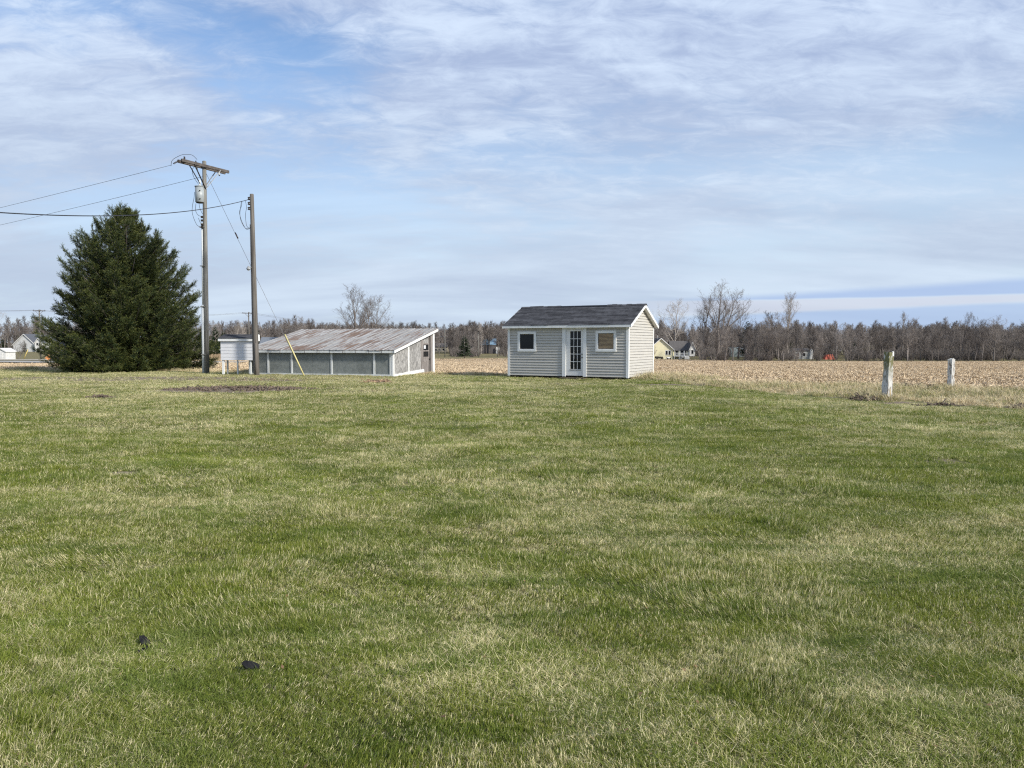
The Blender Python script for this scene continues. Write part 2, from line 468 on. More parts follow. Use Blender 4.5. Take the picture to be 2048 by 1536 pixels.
def grass_material():
    t = NT('lawn_grass'); t.set(.55, .25)
    p = t.pos(); b = t.attr('blade'); r = t.rand()
    dead = lawn_dead(t, p)
    k = t.math('ADD', t.math('MULTIPLY', dead, .82), t.math('MULTIPLY', t.math('SUBTRACT', b, .5), 1.30))
    k = t.math('ADD', k, t.math('MULTIPLY', t.math('SUBTRACT', r, .5), .50))
    lush = t.ss(t.noise(t.map(p, (.55, 2.1, 0), (0, 0, .45)), 1.5, 4, .6, .5), .46, .66)
    k = t.math('SUBTRACT', k, t.math('MULTIPLY', lush, .30))
    green = t.mix(b, (.124, .174, .022), (.362, .378, .068))
    green = t.mix(t.math('MULTIPLY', lush, .75), green, t.mix(b, (.070, .128, .014), (.215, .262, .042)))
    hue = t.noise(t.map(p, (1, 1, 0)), .9, 3, .5)
    green = t.mix(t.ss(hue, .4, .7, 0, .55), green, (.165, .215, .055))
    straw = t.mix(r, (.58, .51, .26), (.90, .82, .52))
    t.col(t.mix(t.ss(k, .34, .72), green, straw))
    tr = t.n('ShaderNodeBsdfTranslucent'); t.l(t.b.inputs['Base Color'].links[0].from_socket, tr.inputs[0])
    mx = t.n('ShaderNodeMixShader'); mx.inputs[0].default_value = .36
    t.l(t.b.outputs[0], mx.inputs[1]); t.l(tr.outputs[0], mx.inputs[2]); t.l(mx.outputs[0], t.out.inputs['Surface'])
    return t.m
m_grass = grass_material()
tufts = [tuft_mesh('turf_a', 1, 16, .030, .030, .060, .0036, .45, m_grass), tuft_mesh('turf_b', 2, 16, .034, .025, .055, .0034, .6, m_grass),
         tuft_mesh('turf_c', 3, 14, .028, .035, .075, .0036, .5, m_grass), tuft_mesh('turf_d', 4, 16, .036, .030, .060, .0034, .7, m_grass, .35),
         tuft_mesh('turf_e', 5, 18, .040, .040, .085, .0032, .9, m_grass, .6)]
turf = proto_coll('turf', tufts)
HOLES = []        # footprints (x, y, radius) and boxes that no grass grows through
def tilt_euler(lx, ly, th):
    """turn about the vertical by th, then lean towards (lx, ly); as XYZ Euler angles"""
    m = np.hypot(lx, ly) + 1e-9; ux, uy = lx / m, ly / m; m = np.minimum(m, 1.1); s, c = np.sin(m), np.cos(m)
    ax, ay = -uy, ux; C_ = 1 - c
    T = [[c + ax * ax * C_, ax * ay * C_, ay * s], [ax * ay * C_, c + ay * ay * C_, -ax * s], [-ay * s, ax * s, c]]
    ct, st = np.cos(th), np.sin(th)
    m00 = T[0][0] * ct + T[0][1] * st; m10 = T[1][0] * ct + T[1][1] * st; m20 = T[2][0] * ct + T[2][1] * st
    m21 = -T[2][0] * st + T[2][1] * ct; m22 = T[2][2]
    return np.stack([np.arctan2(m21, m22), -np.arcsin(np.clip(m20, -1, 1)), np.arctan2(m10, m00)], 1)
def lawn_points():
    P, Rr, S, K = [], [], [], []
    for y0, y1, dens, sc in ((1.9, 4.5, 3500, .72), (4.5, 8, 1900, .85), (8, 14, 850, 1.05), (14, 24, 340, 1.4), (24, 49, 150, 1.7)):
        w = .72 * y1 + 2; n = int(2 * w * (y1 - y0) * dens)
        x = rng.uniform(-w, w, n); y = rng.uniform(y0, y1, n)
        k = np.abs(x) < .70 * y + 1.6
        x, y = x[k], y[k]
        e = (fbm(x * .5, y * .5, 50, 3) - .5) * .8
        clump = fbm(x * 3.5, y * 3.5, 60, 3)
        keep = (y < lawn_edge(x) - e) & (rng.uniform(size=len(x)) > soil_at(x, y) * 1.25) & (rng.uniform(size=len(x)) < .55 + clump)
        x, y, clump = x[keep], y[keep], clump[keep]
        P.append(np.stack([x, y, H(x, y)], 1)); n = len(x)
        # the mower and the weather laid the blades over in swathes
        band = np.sin((x * .62 + y * .78) * 2 * np.pi / 1.7 + 3.5 * fbm(x * .3, y * .3, 70, 2))
        lx = .30 * band + 1.5 * (fbm(x * 1.1, y * 1.1, 71, 3) - .5) + rng.normal(0, .14, n)
        ly = .14 * band + 1.5 * (fbm(x * 1.1, y * 1.1, 75, 3) - .5) + rng.normal(0, .14, n)
        Rr.append(tilt_euler(lx, ly, rng.uniform(0, 6.28, n)))
        tuss = sstep(fbm(x * 1.6, y * 1.6, 65, 3), .50, .72)
        hgt = min(sc, 1.0) * (.36 + .72 * clump + .70 * tuss) * rng.uniform(.75, 1.25, n)
        S.append(np.stack([np.full(n, sc), np.full(n, sc), hgt], 1))
        K.append(rng.choice(5, n, p=[.28, .24, .2, .16, .12]))
    return np.concatenate(P), np.concatenate(Rr), np.concatenate(S), np.concatenate(K)
g = scatter('lawn_grass', *lawn_points(), turf)
tag(g, 'patchy green and straw mown grass of the lawn', 'grass', None, 'stuff')

# long dry grass of the unmown strip and round the feet of things
def dry_material():
    t = NT('dry_grass'); t.set(.7, .2); b = t.attr('blade'); r = t.rand(); p = t.pos()
    k = t.ss(t.math('ADD', t.noise(t.map(p, (1, 1, 0)), .55, 4, .6), t.math('MULTIPLY', t.math('SUBTRACT', b, .5), .35)), .50, .68)
    t.col(t.mix(k, t.mix(b, (.52, .42, .25), (.78, .67, .46)), t.mix(r, (.14, .175, .045), (.26, .27, .09))))
    return t.m
m_dry = dry_material()
dry = proto_coll('dry_tuft', [tuft_mesh('dry_a', 11, 26, .09, .10, .26, .007, .9, m_dry, .3), tuft_mesh('dry_b', 12, 22, .12, .10, .22, .008, 1.2, m_dry, .65),
                              tuft_mesh('dry_c', 13, 14, .07, .20, .42, .006, .5, m_dry, .1)])
def rough_points():
    n = 110000; x = rng.uniform(-40, 26, n); y = rng.uniform(14, 49, n)
    e = (fbm(x * .5, y * .5, 50, 3) - .5) * .8
    le, fe = lawn_edge(x), field_edge(x)
    k = (y > le - e) & (y < fe + .5 - e) & (np.abs(x) < .72 * y + 3)
    c = fbm(x * 1.2, y * 1.2, 80, 3)
    k &= c > .30
    x, y, c = x[k], y[k], c[k]
    # by the shed gable and the posts it stands taller
    n2 = 1500; gx = rng.normal(0, .8, n2) + 7.3; gy = rng.normal(0, 1.0, n2) + 34.6
    n3 = 260; bx = np.concatenate([rng.normal(0, .32, n3) + 10.55, rng.normal(0, .25, n3 // 3) + 15.4]); by = np.concatenate([rng.normal(0, .28, n3) + 21.7, rng.normal(0, .2, n3 // 3) + 27.0])
    x = np.concatenate([x, gx, bx]); y = np.concatenate([y, gy, by])
    s = np.concatenate([.55 + .7 * c * rng.uniform(.6, 1.2, len(c)), rng.uniform(.9, 1.7, n2), rng.uniform(.5, 1.0, len(bx))])
    n = len(x)
    return (np.stack([x, y, H(x, y)], 1), np.stack([rng.normal(0, .2, n), rng.normal(0, .2, n), rng.uniform(0, 6.28, n)], 1),
            np.stack([s * 1.1, s * 1.1, s * .8], 1), rng.choice(3, n, p=[.45, .4, .15]))
g = scatter('rough_grass', *rough_points(), dry)
tag(g, 'long matted straw coloured grass in the unmown strip around the white posts', 'grass', None, 'stuff')

# corn stubble: stub ends and flat leaf litter
def stubble_material():
    t = NT('corn_stubble'); t.set(.8, .15); b = t.attr('blade'); r = t.rand()
    c = t.mix(b, (.41, .31, .195), (.70, .565, .385)); c = t.mix(t.ss(r, .7, 1, 0, .6), c, (.27, .205, .15)); t.col(c); return t.m
m_stub = stubble_material()
def litter_mesh(name, seed, n, rad):
    r = np.random.default_rng(seed); V, F, B = [], [], []
    for k in range(n):
        q = rad * np.sqrt(r.uniform()); a = r.uniform(0, 6.28); c = np.array([q * np.cos(a), q * np.sin(a), 0.0])
        a2 = r.uniform(0, 6.28); d = np.array([np.cos(a2), np.sin(a2), 0]); s = np.array([-d[1], d[0], 0])
        stub = r.uniform() < .07
        if stub:
            h, w = r.uniform(.08, .18), .014; top = c + np.array([r.normal(0, .05), r.normal(0, .05), h]); p = [c - s * w, c + s * w, top + s * w, top - s * w]
        else:
            ln, w = r.uniform(.08, .26), r.uniform(.010, .026); z0, z1 = r.uniform(.01, .05), r.uniform(.01, .10); u = np.array([0, 0, r.uniform(-.02, .03)])
            p = [c + [0, 0, z0] - s * w, c + [0, 0, z0] + s * w + u, c + d * ln + [0, 0, z1] + s * w * .6 + u, c + d * ln + [0, 0, z1] - s * w * .6]
        o = len(V); V += [np.array(q_) for q_ in p]; F += [(o, o + 1, o + 2), (o, o + 2, o + 3)]; B += [r.uniform()] * 4
    me = mesh_np(name, np.array(V), np.array(F), m_stub, False)
    at_ = me.attributes.new('blade', 'FLOAT', 'POINT'); at_.data.foreach_set('value', np.array(B, np.float32)); return me
litter = proto_coll('litter', [litter_mesh('litter_%d' % i, 30 + i, 34, .34) for i in range(4)])
def field_points():
    P, S = [], []
    for y0, y1, dens, sc in ((17, 48, 12, 1.0), (48, 75, 6, 1.15), (75, 125, 2.4, 1.4), (125, 240, .7, 1.7)):
        w = .78 * y1 + 3; n = int(2 * w * (y1 - y0) * dens); x = rng.uniform(-w, w, n); y = rng.uniform(y0, y1, n)
        e = (fbm(x * .5, y * .5, 50, 3) - .5) * 1.2
        k = (np.abs(x) < .76 * y + 3) & (y > field_edge(x) - e) & (y < far_edge(x, y)) & (fbm(x * .35, y * .9, 90, 3) > .33)
        x, y = x[k], y[k]; P.append(np.stack([x, y, H(x, y)], 1)); S.append(np.full((len(x), 3), sc) * rng.uniform(.75, 1.25, (len(x), 1)))
    P = np.concatenate(P); S = np.concatenate(S); S[:, 2] = np.minimum(S[:, 2], 1.0); n = len(P)
    return P, np.stack([np.zeros(n), np.zeros(n), rng.uniform(0, 6.28, n)], 1), S, rng.integers(0, 4, n)
g = scatter('corn_stubble', *field_points(), litter)
tag(g, 'pale tan corn stubble and leaf litter covering the field', 'stubble', None, 'stuff')

# ------------------------------------------------------------------ bare trees
def bark_material(name, c, c2, k=1.):
    t = NT(name); t.set(.9, .15)
    v = t.noise(t.map(t.obj(), (1, 1, .35)), 3.0, 4, .6)
    col = t.mix(t.ss(v, .35, .65), c, c2)
    hsv = t.n('ShaderNodeHueSaturation'); t.l(col, hsv.inputs['Color']); t.l(t.ss(t.rand(), 0, 1, .72, 1.3), hsv.inputs['Value'])
    t.col(hsv.outputs[0]); return t.m
m_bark = bark_material('bark_grey', (.245, .218, .200), (.165, .145, .132))
m_barkp = bark_material('bark_pale', (.40, .36, .32), (.26, .23, .205))
m_barkd = bark_material('bark_dark', (.165, .143, .131), (.105, .091, .083))

def bare_tree(seed, h, r0, trunk_h, spread, n1=13, n2=7, n3=6, n4=5, up=.35, lean=0., forks=1, tw=.011):
    """returns (trunk MB, branches MB): stem that forks, limbs, branches, fine twigs"""
    rnd = random.Random(seed); T, B = MB(), MB()
    def rv(): return Vector((rnd.gauss(0, 1), rnd.gauss(0, 1), rnd.gauss(0, 1)))
    def path(p, d, ln, seg, wob, up_):
        pts = [p.copy()]; d = d.normalized()
        for i in range(seg):
            d = (d + rv() * wob + Vector((0, 0, up_))).normalized(); p = p + d * (ln / seg); pts.append(p.copy())
        return pts
    def along(pts, t):
        k = t * (len(pts) - 1); i = min(int(k), len(pts) - 2); return pts[i].lerp(pts[i + 1], k - i), (pts[i + 1] - pts[i]).normalized()
    def side(d, ang):
        a = rv(); a = (a - d * a.dot(d)).normalized(); return (d * math.cos(ang) + a * math.sin(ang))
    def twig(p, d, ln, r):
        d = d.normalized(); a = d.orthogonal().normalized(); b = d.cross(a); o = len(B.v)
        bend = p + d * ln * .55 + rv() * ln * .06
        e = bend + (d + Vector((0, 0, .25)) + rv() * .2).normalized() * ln * .45
        for k in range(3):
            t = k * 2.0944; B.v.append(tuple(p + (a * math.cos(t) + b * math.sin(t)) * r))
        for k in range(3):
            t = k * 2.0944; B.v.append(tuple(bend + (a * math.cos(t) + b * math.sin(t)) * r * .7))
        B.v.append(tuple(e))
        for k in range(3):
            k2 = (k + 1) % 3; B.f += [(o + k, o + k2, o + 3 + k2, o + 3 + k), (o + 3 + k, o + 3 + k2, o + 6)]; B.s += [True, True]
    stems = []
    base = Vector((0, 0, -.3))
    for s in range(forks):
        d = Vector((lean + (rnd.gauss(0, .22) if forks > 1 else rnd.gauss(0, .03)), rnd.gauss(0, .22 if forks > 1 else .03), 1))
        hh = h * (1 if s == 0 else rnd.uniform(.78, .97))
        pts = path(base + Vector((rnd.gauss(0, .12), rnd.gauss(0, .12), 0)) * (forks > 1), d, hh * .93 + .3, 9, .055, .05)
        rr = r0 * (1 if s == 0 else rnd.uniform(.65, .9)); n = len(pts)
        rad = [rr * (1.25 if i == 0 else 1) * (1 - .93 * (i / (n - 1)) ** 1.0) + .012 for i in range(n)]
        T.tube(pts, rad, 6); stems.append((pts, rad, hh))
    for pts, rad, hh in stems:
        for i in range(n1):
            t = trunk_h + (1 - trunk_h) * ((i + rnd.random()) / n1) * .96
            p, d = along(pts, t); rr = max(rad[min(int(t * 9), 9)] * rnd.uniform(.42, .66), .022)
            ln = hh * spread * (1.12 - t) ** .62 * rnd.uniform(.7, 1.2)
            l1 = path(p, side(d, R(rnd.uniform(24, 64 - 30 * t))), ln, 6, .09, up * .16)
            T.tube(l1, [rr * (1 - .85 * k / 6) for k in range(7)], 4, cap=False)
            for j in range(n2):
                t2 = .18 + .82 * (j + rnd.random()) / n2; p2, d2 = along(l1, min(t2, 1))
                ln2 = ln * .50 * (1.15 - .55 * t2) * rnd.uniform(.55, 1.25)
                l2 = path(p2, side(d2, R(rnd.uniform(22, 50))), ln2, 3, .12, up * .16)
                r2 = max(rr * .40 * (1.1 - t2), .013); B.tube(l2, [r2, r2 * .75, r2 * .5, r2 * .3], 3, cap=False)
                for k in range(n3):
                    t3 = .12 + .88 * (k + rnd.random()) / n3; p3, d3 = along(l2, min(t3, 1)); ln3 = (ln2 * .42 + .30) * rnd.uniform(.5, 1.25)
                    d3 = side(d3, R(rnd.uniform(18, 48))); twig(p3, d3, ln3, tw)
                    for q in range(n4):
                        tt = rnd.uniform(.15, .9); twig(p3 + d3 * ln3 * tt * .8, side(d3, R(rnd.uniform(18, 45))), ln3 * rnd.uniform(.45, .8), tw * .7)
    return T, B

def bush(seed, h, n=26, tw=.012):
    rnd = random.Random(seed); B = MB()
    for i in range(n):
        a = rnd.uniform(0, 6.28); d = Vector((math.cos(a) * rnd.uniform(.1, .7), math.sin(a) * rnd.uniform(.1, .7), 1)).normalized()
        p = Vector((rnd.gauss(0, .3), rnd.gauss(0, .3), -.1)); ln = h * rnd.uniform(.6, 1.1); pts = [p]
        for k in range(4):
            d = (d + Vector((rnd.gauss(0, .14), rnd.gauss(0, .14), .05))).normalized(); p = p + d * ln / 4; pts.append(p)
        B.tube(pts, [.03, .024, .018, .012, .006], 3, cap=False)
        for k in range(16):
            t = rnd.uniform(.2, 1) * 3.99; q = pts[int(t)].lerp(pts[int(t) + 1], t - int(t))
            a = rnd.uniform(0, 6.28); e = Vector((math.cos(a) * .7, math.sin(a) * .7, rnd.uniform(.2, 1))).normalized() * rnd.uniform(.25, .7) * h * .32
            B.tube([q, q + e * .6, q + e + Vector((0, 0, .05))], [tw, tw * .7, tw * .3], 3, cap=False)
    return B

def conifer(seed, h, rad, n=46):
    """far pine or spruce: stem and whorls of ragged boughs"""
    rnd = random.Random(seed); T, B = MB(), MB()
    T.tube([(0, 0, -.3), (0, 0, h * .5), (0, 0, h)], [h * .018, h * .011, .01], 5)
    for i in range(n):
        t = (i + rnd.random()) / n; z = h * (.10 + .88 * t); ln = rad * (1.02 - t) ** .8 * rnd.uniform(.7, 1.15) + .12
        for w in range(5):
            a = rnd.uniform(0, 6.28); d = Vector((math.cos(a), math.sin(a), rnd.uniform(-.12, .35))).normalized(); s = Vector((-d.y, d.x, 0)).normalized()
            for k in range(7):
                u = .15 + .85 * (k + rnd.random()) / 7; c = Vector((0, 0, z)) + d * ln * u + Vector((0, 0, .12 * ln * u * u))
                e = (d * .8 + s * rnd.choice((-1, 1)) * rnd.uniform(.1, 1.0) + Vector((0, 0, rnd.uniform(-.3, .45)))).normalized()
                q = ln * .34 * (1.25 - u * .6) + .10; n_ = Vector((rnd.gauss(0, 1), rnd.gauss(0, 1), rnd.gauss(0, 1))).cross(e).normalized() * q * .16
                B.add([c - n_, c + n_, c + e * q * .6 + n_ * .9, c + e * q], [(0, 1, 2), (0, 2, 3)])
    return T, B
def needle_material(name, a, b, tip):
    t = NT(name); t.set(.6, .25)
    v = t.noise(t.pos(), 1.1, 3, .6); c = t.mix(t.ss(v, .35, .65), a, b)
    c = t.mix(t.ss(t.rand(), .45, 1, 0, .6), c, tip); t.col(c); return t.m
m_pine = needle_material('pine_needles', (.022, .040, .020), (.034, .052, .022), (.050, .062, .026))

TREE = []          # (trunk mesh, branch mesh, built height)
def make_trees():
    spec = [dict(seed=1, h=12, r0=.17, trunk_h=.25, spread=.40, up=.5, n4=3), dict(seed=2, h=11, r0=.15, trunk_h=.30, spread=.36, up=.6, n4=3),
            dict(seed=3, h=12, r0=.16, trunk_h=.28, spread=.34, up=.7, n1=15, n4=3), dict(seed=4, h=10, r0=.13, trunk_h=.20, spread=.46, up=.45, forks=2, n1=9, n4=3),
            dict(seed=5, h=11, r0=.13, trunk_h=.35, spread=.30, up=.7, n1=12, n4=3), dict(seed=6, h=9, r0=.13, trunk_h=.15, spread=.50, up=.4, forks=3, n1=7, n4=3),
            # large crowns of the trees that stand out
            dict(seed=7, h=18, r0=.34, trunk_h=.27, spread=.50, up=.75, n1=12, n2=8, n3=6, n4=3, forks=3),
            dict(seed=8, h=18, r0=.32, trunk_h=.24, spread=.48, up=.8, n1=19, n2=8, n3=6, n4=3),
            dict(seed=9, h=13, r0=.26, trunk_h=.20, spread=.60, up=.45, n1=15, n2=8, n3=6, n4=3),
            dict(seed=10, h=18, r0=.26, trunk_h=.28, spread=.40, up=1.0, n1=19, n2=8, n3=6, n4=3)]
    for s in spec:
        T, B = bare_tree(**s); TREE.append((T, B, s['h']))
make_trees()
CONI = [conifer(21, 7, 1.7), conifer(22, 9, 2.3), conifer(23, 8, 1.5)]
_cache = {}
def tmesh(i, which, m, kind='tree'):
    k = (i, which, m.name, kind)
    if k not in _cache: _cache[k] = (TREE if kind == 'tree' else CONI)[i][which].mesh('bare_' + ('trunk' if which == 0 else 'crown'), m)
    return _cache[k]
def place_tree(name, i, x, y, h, rz, label, cat='tree', group=None, m=None, kind='tree', sx=1.):
    m = m or m_bark; H0 = (TREE[i][2] if kind == 'tree' else (7, 9, 8)[i])
    o = empty(name, (x, y, h1(x, y) - .05), rz, label, cat, group); s = h / H0; o.scale = (s * sx, s * sx, s)
    for w, nm in ((0, 'trunk'), (1, 'crown')):
        c = bpy.data.objects.new(nm, tmesh(i, w, m if (kind == 'tree' or w) else m_bark, kind)); C.objects.link(c); c.parent = o
    return o
def tree_px(name, i, px, top, Y, label, **k):
    """a tree whose stem stands under pixel px at depth Y and whose crown reaches pixel row top"""
    p = at(px, top, Y); rz = k.pop('rz', (px * 7.3) % 6.28)
    return place_tree(name, i, p.x, Y, p.z - h1(p.x, Y), rz, label, **k)

# the far wood that reads as one mass
def both(i, m, kind='tree'):
    A = MB(); src = (TREE if kind == 'tree' else CONI)[i]
    A.v = src[0].v + src[1].v; o = len(src[0].v); A.f = src[0].f + [tuple(k + o for k in f) for f in src[1].f]; A.s = src[0].s + src[1].s
    return A.mesh('wood_tree', m)
wood = proto_coll('wood', [both(0, m_bark), both(1, m_bark), both(2, m_barkd), both(3, m_bark), both(4, m_barkd), both(5, m_bark), both(4, m_barkp),
                           bush(31, 3.2).mesh('brush', m_bark), bush(32, 2.6).mesh('brush', m_barkd), both(0, m_pine, 'con'), both(2, m_pine, 'con')])
CLEAR = []          # sight lines kept open: (px0, px1, depth)
def wood_points():
    P, S, K = [], [], []
    def bandpts(r0, r1, y0, y1, n, h0, h1_, weights):
        r = rng.uniform(r0, r1, n); y = y0 + (y1 - y0) * rng.uniform(0, 1, n) ** .8; x = r * y
        px = r * F_PX + CX; k = np.ones(n, bool)
        for a, b, d in CLEAR: k &= ~((px > a) & (px < b) & (y < d))
        x, y, px = x[k], y[k], px[k]; n = len(x)
        kk = rng.choice(11, n, p=weights)
        s = rng.uniform(h0, h1_, n) * (.94 + .16 * fbm(px / 60., y * 0, 95, 3))
        s = np.where(kk >= 9, s * .95, s)
        P.append(np.stack([x, y, H(x, y) - .1], 1)); S.append(np.stack([s * rng.uniform(.85, 1.2, n), s * rng.uniform(.85, 1.2, n), s], 1)); K.append(kk)
    w1 = [.14, .14, .13, .13, .12, .12, .05, .10, .06, .005, .005]
    w2 = [.12, .12, .12, .10, .12, .10, .03, .08, .05, .09, .07]
    wb = [0, 0, 0, .05, 0, .05, 0, .50, .40, 0, 0]
    bandpts(.16, .95, 222, 330, 1900, .80, 1.0, w1)
    bandpts(.17, .95, 205, 224, 330, .75, 1.25, wb)
    bandpts(-.30, .20, 330, 450, 1600, .98, 1.2, w1)
    bandpts(-.13, .02, 262, 300, 120, .8, 1.2, wb)
    bandpts(-.36, .02, 420, 520, 420, 1.1, 1.4, w1)
    bandpts(-.95, -.26, 380, 500, 800, 1.10, 1.5, w2)
    bandpts(-.44, -.26, 250, 300, 70, .8, 1.2, wb)
    P = np.concatenate(P); S = np.concatenate(S); K = np.concatenate(K); n = len(P)
    return P, np.stack([np.zeros(n), np.zeros(n), rng.uniform(0, 6.28, n)], 1), S, K
CLEAR += [(1300, 1400, 262), (1596, 1626, 228), (1645, 1672, 235), (1674, 1688, 300), (1455, 1492, 262), (862, 900, 415), (958, 1000, 330), (-40, 135, 372), (515, 580, 330)]
g = scatter('woods', *wood_points(), wood)
tag(g, 'brown leafless woods along the far side of the field', 'woods', None, 'stuff')

leaf_m = plain('dead_leaf', (.17, .105, .06), (.25, .16, .09), 8, rough=.9, rnd=.35)
leaf_c = proto_coll('leaf', [MB().add([(-.02, 0, 0), (0, -.012, .006), (.026, 0, .010), (0, .013, .004)], [(0, 1, 2, 3)]).mesh('leaf', leaf_m)])
n_ = 420; ly_ = 2.4 + 12 * rng.uniform(0, 1, n_) ** 1.4; lx_ = rng.uniform(-.72, .72, n_) * ly_
g = scatter('fallen_leaves', np.stack([lx_, ly_, H(lx_, ly_) + .020], 1), np.stack([rng.normal(0, .5, n_), rng.normal(0, .5, n_), rng.uniform(0, 6.28, n_)], 1), np.tile(rng.uniform(.3, .65, (n_, 1)), (1, 3)), np.zeros(n_), leaf_c)
tag(g, 'sparse brown leaf bits caught in the lawn', 'leaves', None, 'stuff')

# ------------------------------------------------------------------ shared building materials
m_white = plain('white_trim', (.76, .77, .76), (.64, .65, .63), 5, (1, 1, .3), rough=.5, spec=.35, lo=.45, hi=.8)
m_glass = plain('dark_glass', (.012, .014, .016), (.018, .020, .022), 1.5, rough=.12, spec=.22)
m_dark = plain('dark_wood', (.030, .026, .022), rough=.9)
def siding_material():
    t = NT('grey_vinyl_siding'); t.set(.45, .35); p = t.obj()
    v = t.noise(t.map(p, (.6, .6, 3)), 2.5, 5, .6)
    c = t.mix(t.ss(v, .3, .7), (.48, .465, .42), (.44, .425, .385))
    # splashed mud specks on the lowest courses of the gable
    s = t.n('ShaderNodeSeparateXYZ'); t.l(p, s.inputs[0])
    lowz = t.ss(s.outputs[2], .15, .85, 1, 0); gab = t.ss(s.outputs[0], 5.85, 5.9)
    sp = t.math('MULTIPLY', t.math('MULTIPLY', t.ss(t.noise(t.map(p, (1, 1, 1.5)), 9, 5, .7), .52, .66), lowz), gab)
    t.col(t.mix(t.math('MULTIPLY', sp, .75), c, (.20, .17, .14))); return t.m
m_siding = siding_material()
m_shingle = plain('asphalt_shingle', (.078, .080, .088), (.052, .053, .059), 4, (1, 1, 1), rough=.95, spec=.15, bump=.3, rnd=.22)
m_ridge = plain('black_ridge_felt', (.008, .008, .010), rough=.6)
m_metal = plain('dull_metal', (.30, .30, .29), (.18, .17, .16), 8, rough=.45, metal=.7)
m_door = plain('door_paint', (.72, .72, .70), (.60, .59, .56), 6, (2, 2, .4), rough=.5, lo=.5, hi=.8)

# ------------------------------------------------------------------ grey garden shed
def garden_shed():
    W, S, Z0, Z1 = 5.9, 3.5, .10, 2.33
    a = R(28.0)
    o = empty('garden_shed', (-.16, 36.27, 0), -a, 'grey clapboard garden shed with glazed white door between two square windows', 'shed')
    MB().box(.03, W - .03, .02, S - .02, .10, 2.30).build('wall_core', m_dark, o)
    MB().box(.05, W - .05, .06, .16, -.12, .10).box(.05, W - .05, S - .2, S - .1, -.2, .10).build('skid', m_dark, o)
    WIN = [(.50, 1.47, 1.195, 2.135), (4.40, 5.375, 1.21, 2.15)]
    n = 18; dz = (Z1 - Z0) / n; k = 0
    jit = random.Random(8)
    for c in range(n):
        z0, z1 = Z0 + c * dz + jit.uniform(-.004, .004), Z0 + (c + 1) * dz + .004
        segs = [(.09, 2.785), (3.965, W - .075)]
        for (w0, w1, b0, b1) in WIN:
            if z1 > b0 + .03 and z0 < b1 - .03:
                segs = [q for s in segs for q in (((s[0], w0 + .03), (w1 - .03, s[1])) if s[0] < w0 < s[1] else (s,))]
                for za, zb in ((z0, b0 + .02), (b1 - .02, z1)):            # the ripped piece above or below the frame
                    if zb - za > .015: MB().prism([(.02, za), (-.030, za), (-.012, zb), (.02, zb)], 0, w0 + .03, w1 - .03).build('siding_board', m_siding, o)
        for x0, x1 in segs:
            MB().prism([(.02, z0), (-.034, z0), (-.034, z0 + .012), (-.006, z1 - .012), (.018, z1 - .012), (.018, z1), (.02, z1)], 0, x0, x1).build('siding_board', m_siding, o)
    eave_z, ridge_z, mid = 2.40, 3.33, S / 2
    sl = (ridge_z - eave_z) / (mid + .2)
    def under(y): return 2.30 + (sl * (y + .2) if y < mid else sl * (S + .2 - y))
    c = 0; z0 = Z0
    while z0 < under(mid) - .1:
        z1 = z0 + dz
        def ends(z):
            if z <= under(.08): return .075, S - .075
            t = (z - 2.30) / sl - .2; return max(t, .075), min(S - t, S - .075)
        (ya, yb), (yc, yd) = ends(z0), ends(z1 + .004)
        if yd - yc > .04:
            MB().hexa([(W - .02, ya, z0), (W + .030, ya, z0), (W + .030, yb, z0), (W - .02, yb, z0),
                       (W - .02, yc, z1 - .008), (W + .003, yc, z1 - .008), (W + .003, yd, z1 - .008), (W - .02, yd, z1 - .008)]).build('siding_board', m_siding, o)
        z0 = z1
    for x in (-.02, ):      # far gable and back, plain
        MB().prism([(0, Z0), (S, Z0), (S, 2.33), (mid, 3.22), (0, 2.33)], 0, -.02, .02).build('gable_wall', m_siding, o)
    MB().prism([(.06, 2.28), (S - .06, 2.28), (mid, 3.2)], 0, W - .1, W - .025).build('gable_core', m_dark, o)
    MB().box(.02, W - .02, S - .02, S + .012, Z0, 2.33).build('back_wall', m_siding, o)
    # corner posts
    for x0, x1, y0, y1 in ((-.028, .09, -.042, .0), (W - .075, W + .042, -.042, .0)):
        MB().box(x0, x1, y0, y1, Z0 - .03, Z1 - .02).build('corner_trim', m_white, o)
    MB().box(W, W + .041, .002, .075, Z0 - .03, Z1 - .02).build('corner_trim', m_white, o)
    MB().box(W, W + .042, S - .075, S + .03, Z0 - .03, Z1).build('corner_trim', m_white, o)
    # roof
    roof = MB()
    for s in (0, 1):
        Y = (lambda y: y) if s == 0 else (lambda y: S - y)
        roof.prism([(Y(-.2), eave_z - .06), (Y(mid), ridge_z - .06), (Y(mid), ridge_z), (Y(-.2), eave_z)], 0, -.19, W + .19)
    roof = roof.build('roof', m_dark, o)
    L = math.hypot(mid + .2, ridge_z - eave_z); uy, uz = (mid + .2) / L, (ridge_z - eave_z) / L; ny, nz = -uz, uy
    rnd = random.Random(5)
    def sp(x, d, h): return (x, -.2 + uy * d + ny * h, eave_z + uz * d + nz * h)
    courses = 16; ex = (L + .03) / courses
    for c in range(courses):
        x = -.21 - rnd.uniform(.05, .9)
        while x < W + .21:
            x0, x1 = max(x, -.21), min(x + .98, W + .21); x += .985
            if x1 - x0 < .05: continue
            d0 = c * ex - .03 + rnd.uniform(-.006, .006); d1 = d0 + ex + .03; h = .016 + rnd.uniform(0, .010); h2 = h + rnd.uniform(-.006, .006)
            MB().hexa([sp(x0, d0, .004), sp(x1, d0, .004), sp(x1, d1, .001), sp(x0, d1, .001), sp(x0, d0, h), sp(x1, d0, h2), sp(x1, d1, .006), sp(x0, d1, .006)]).build('shingle', m_shingle, roof)
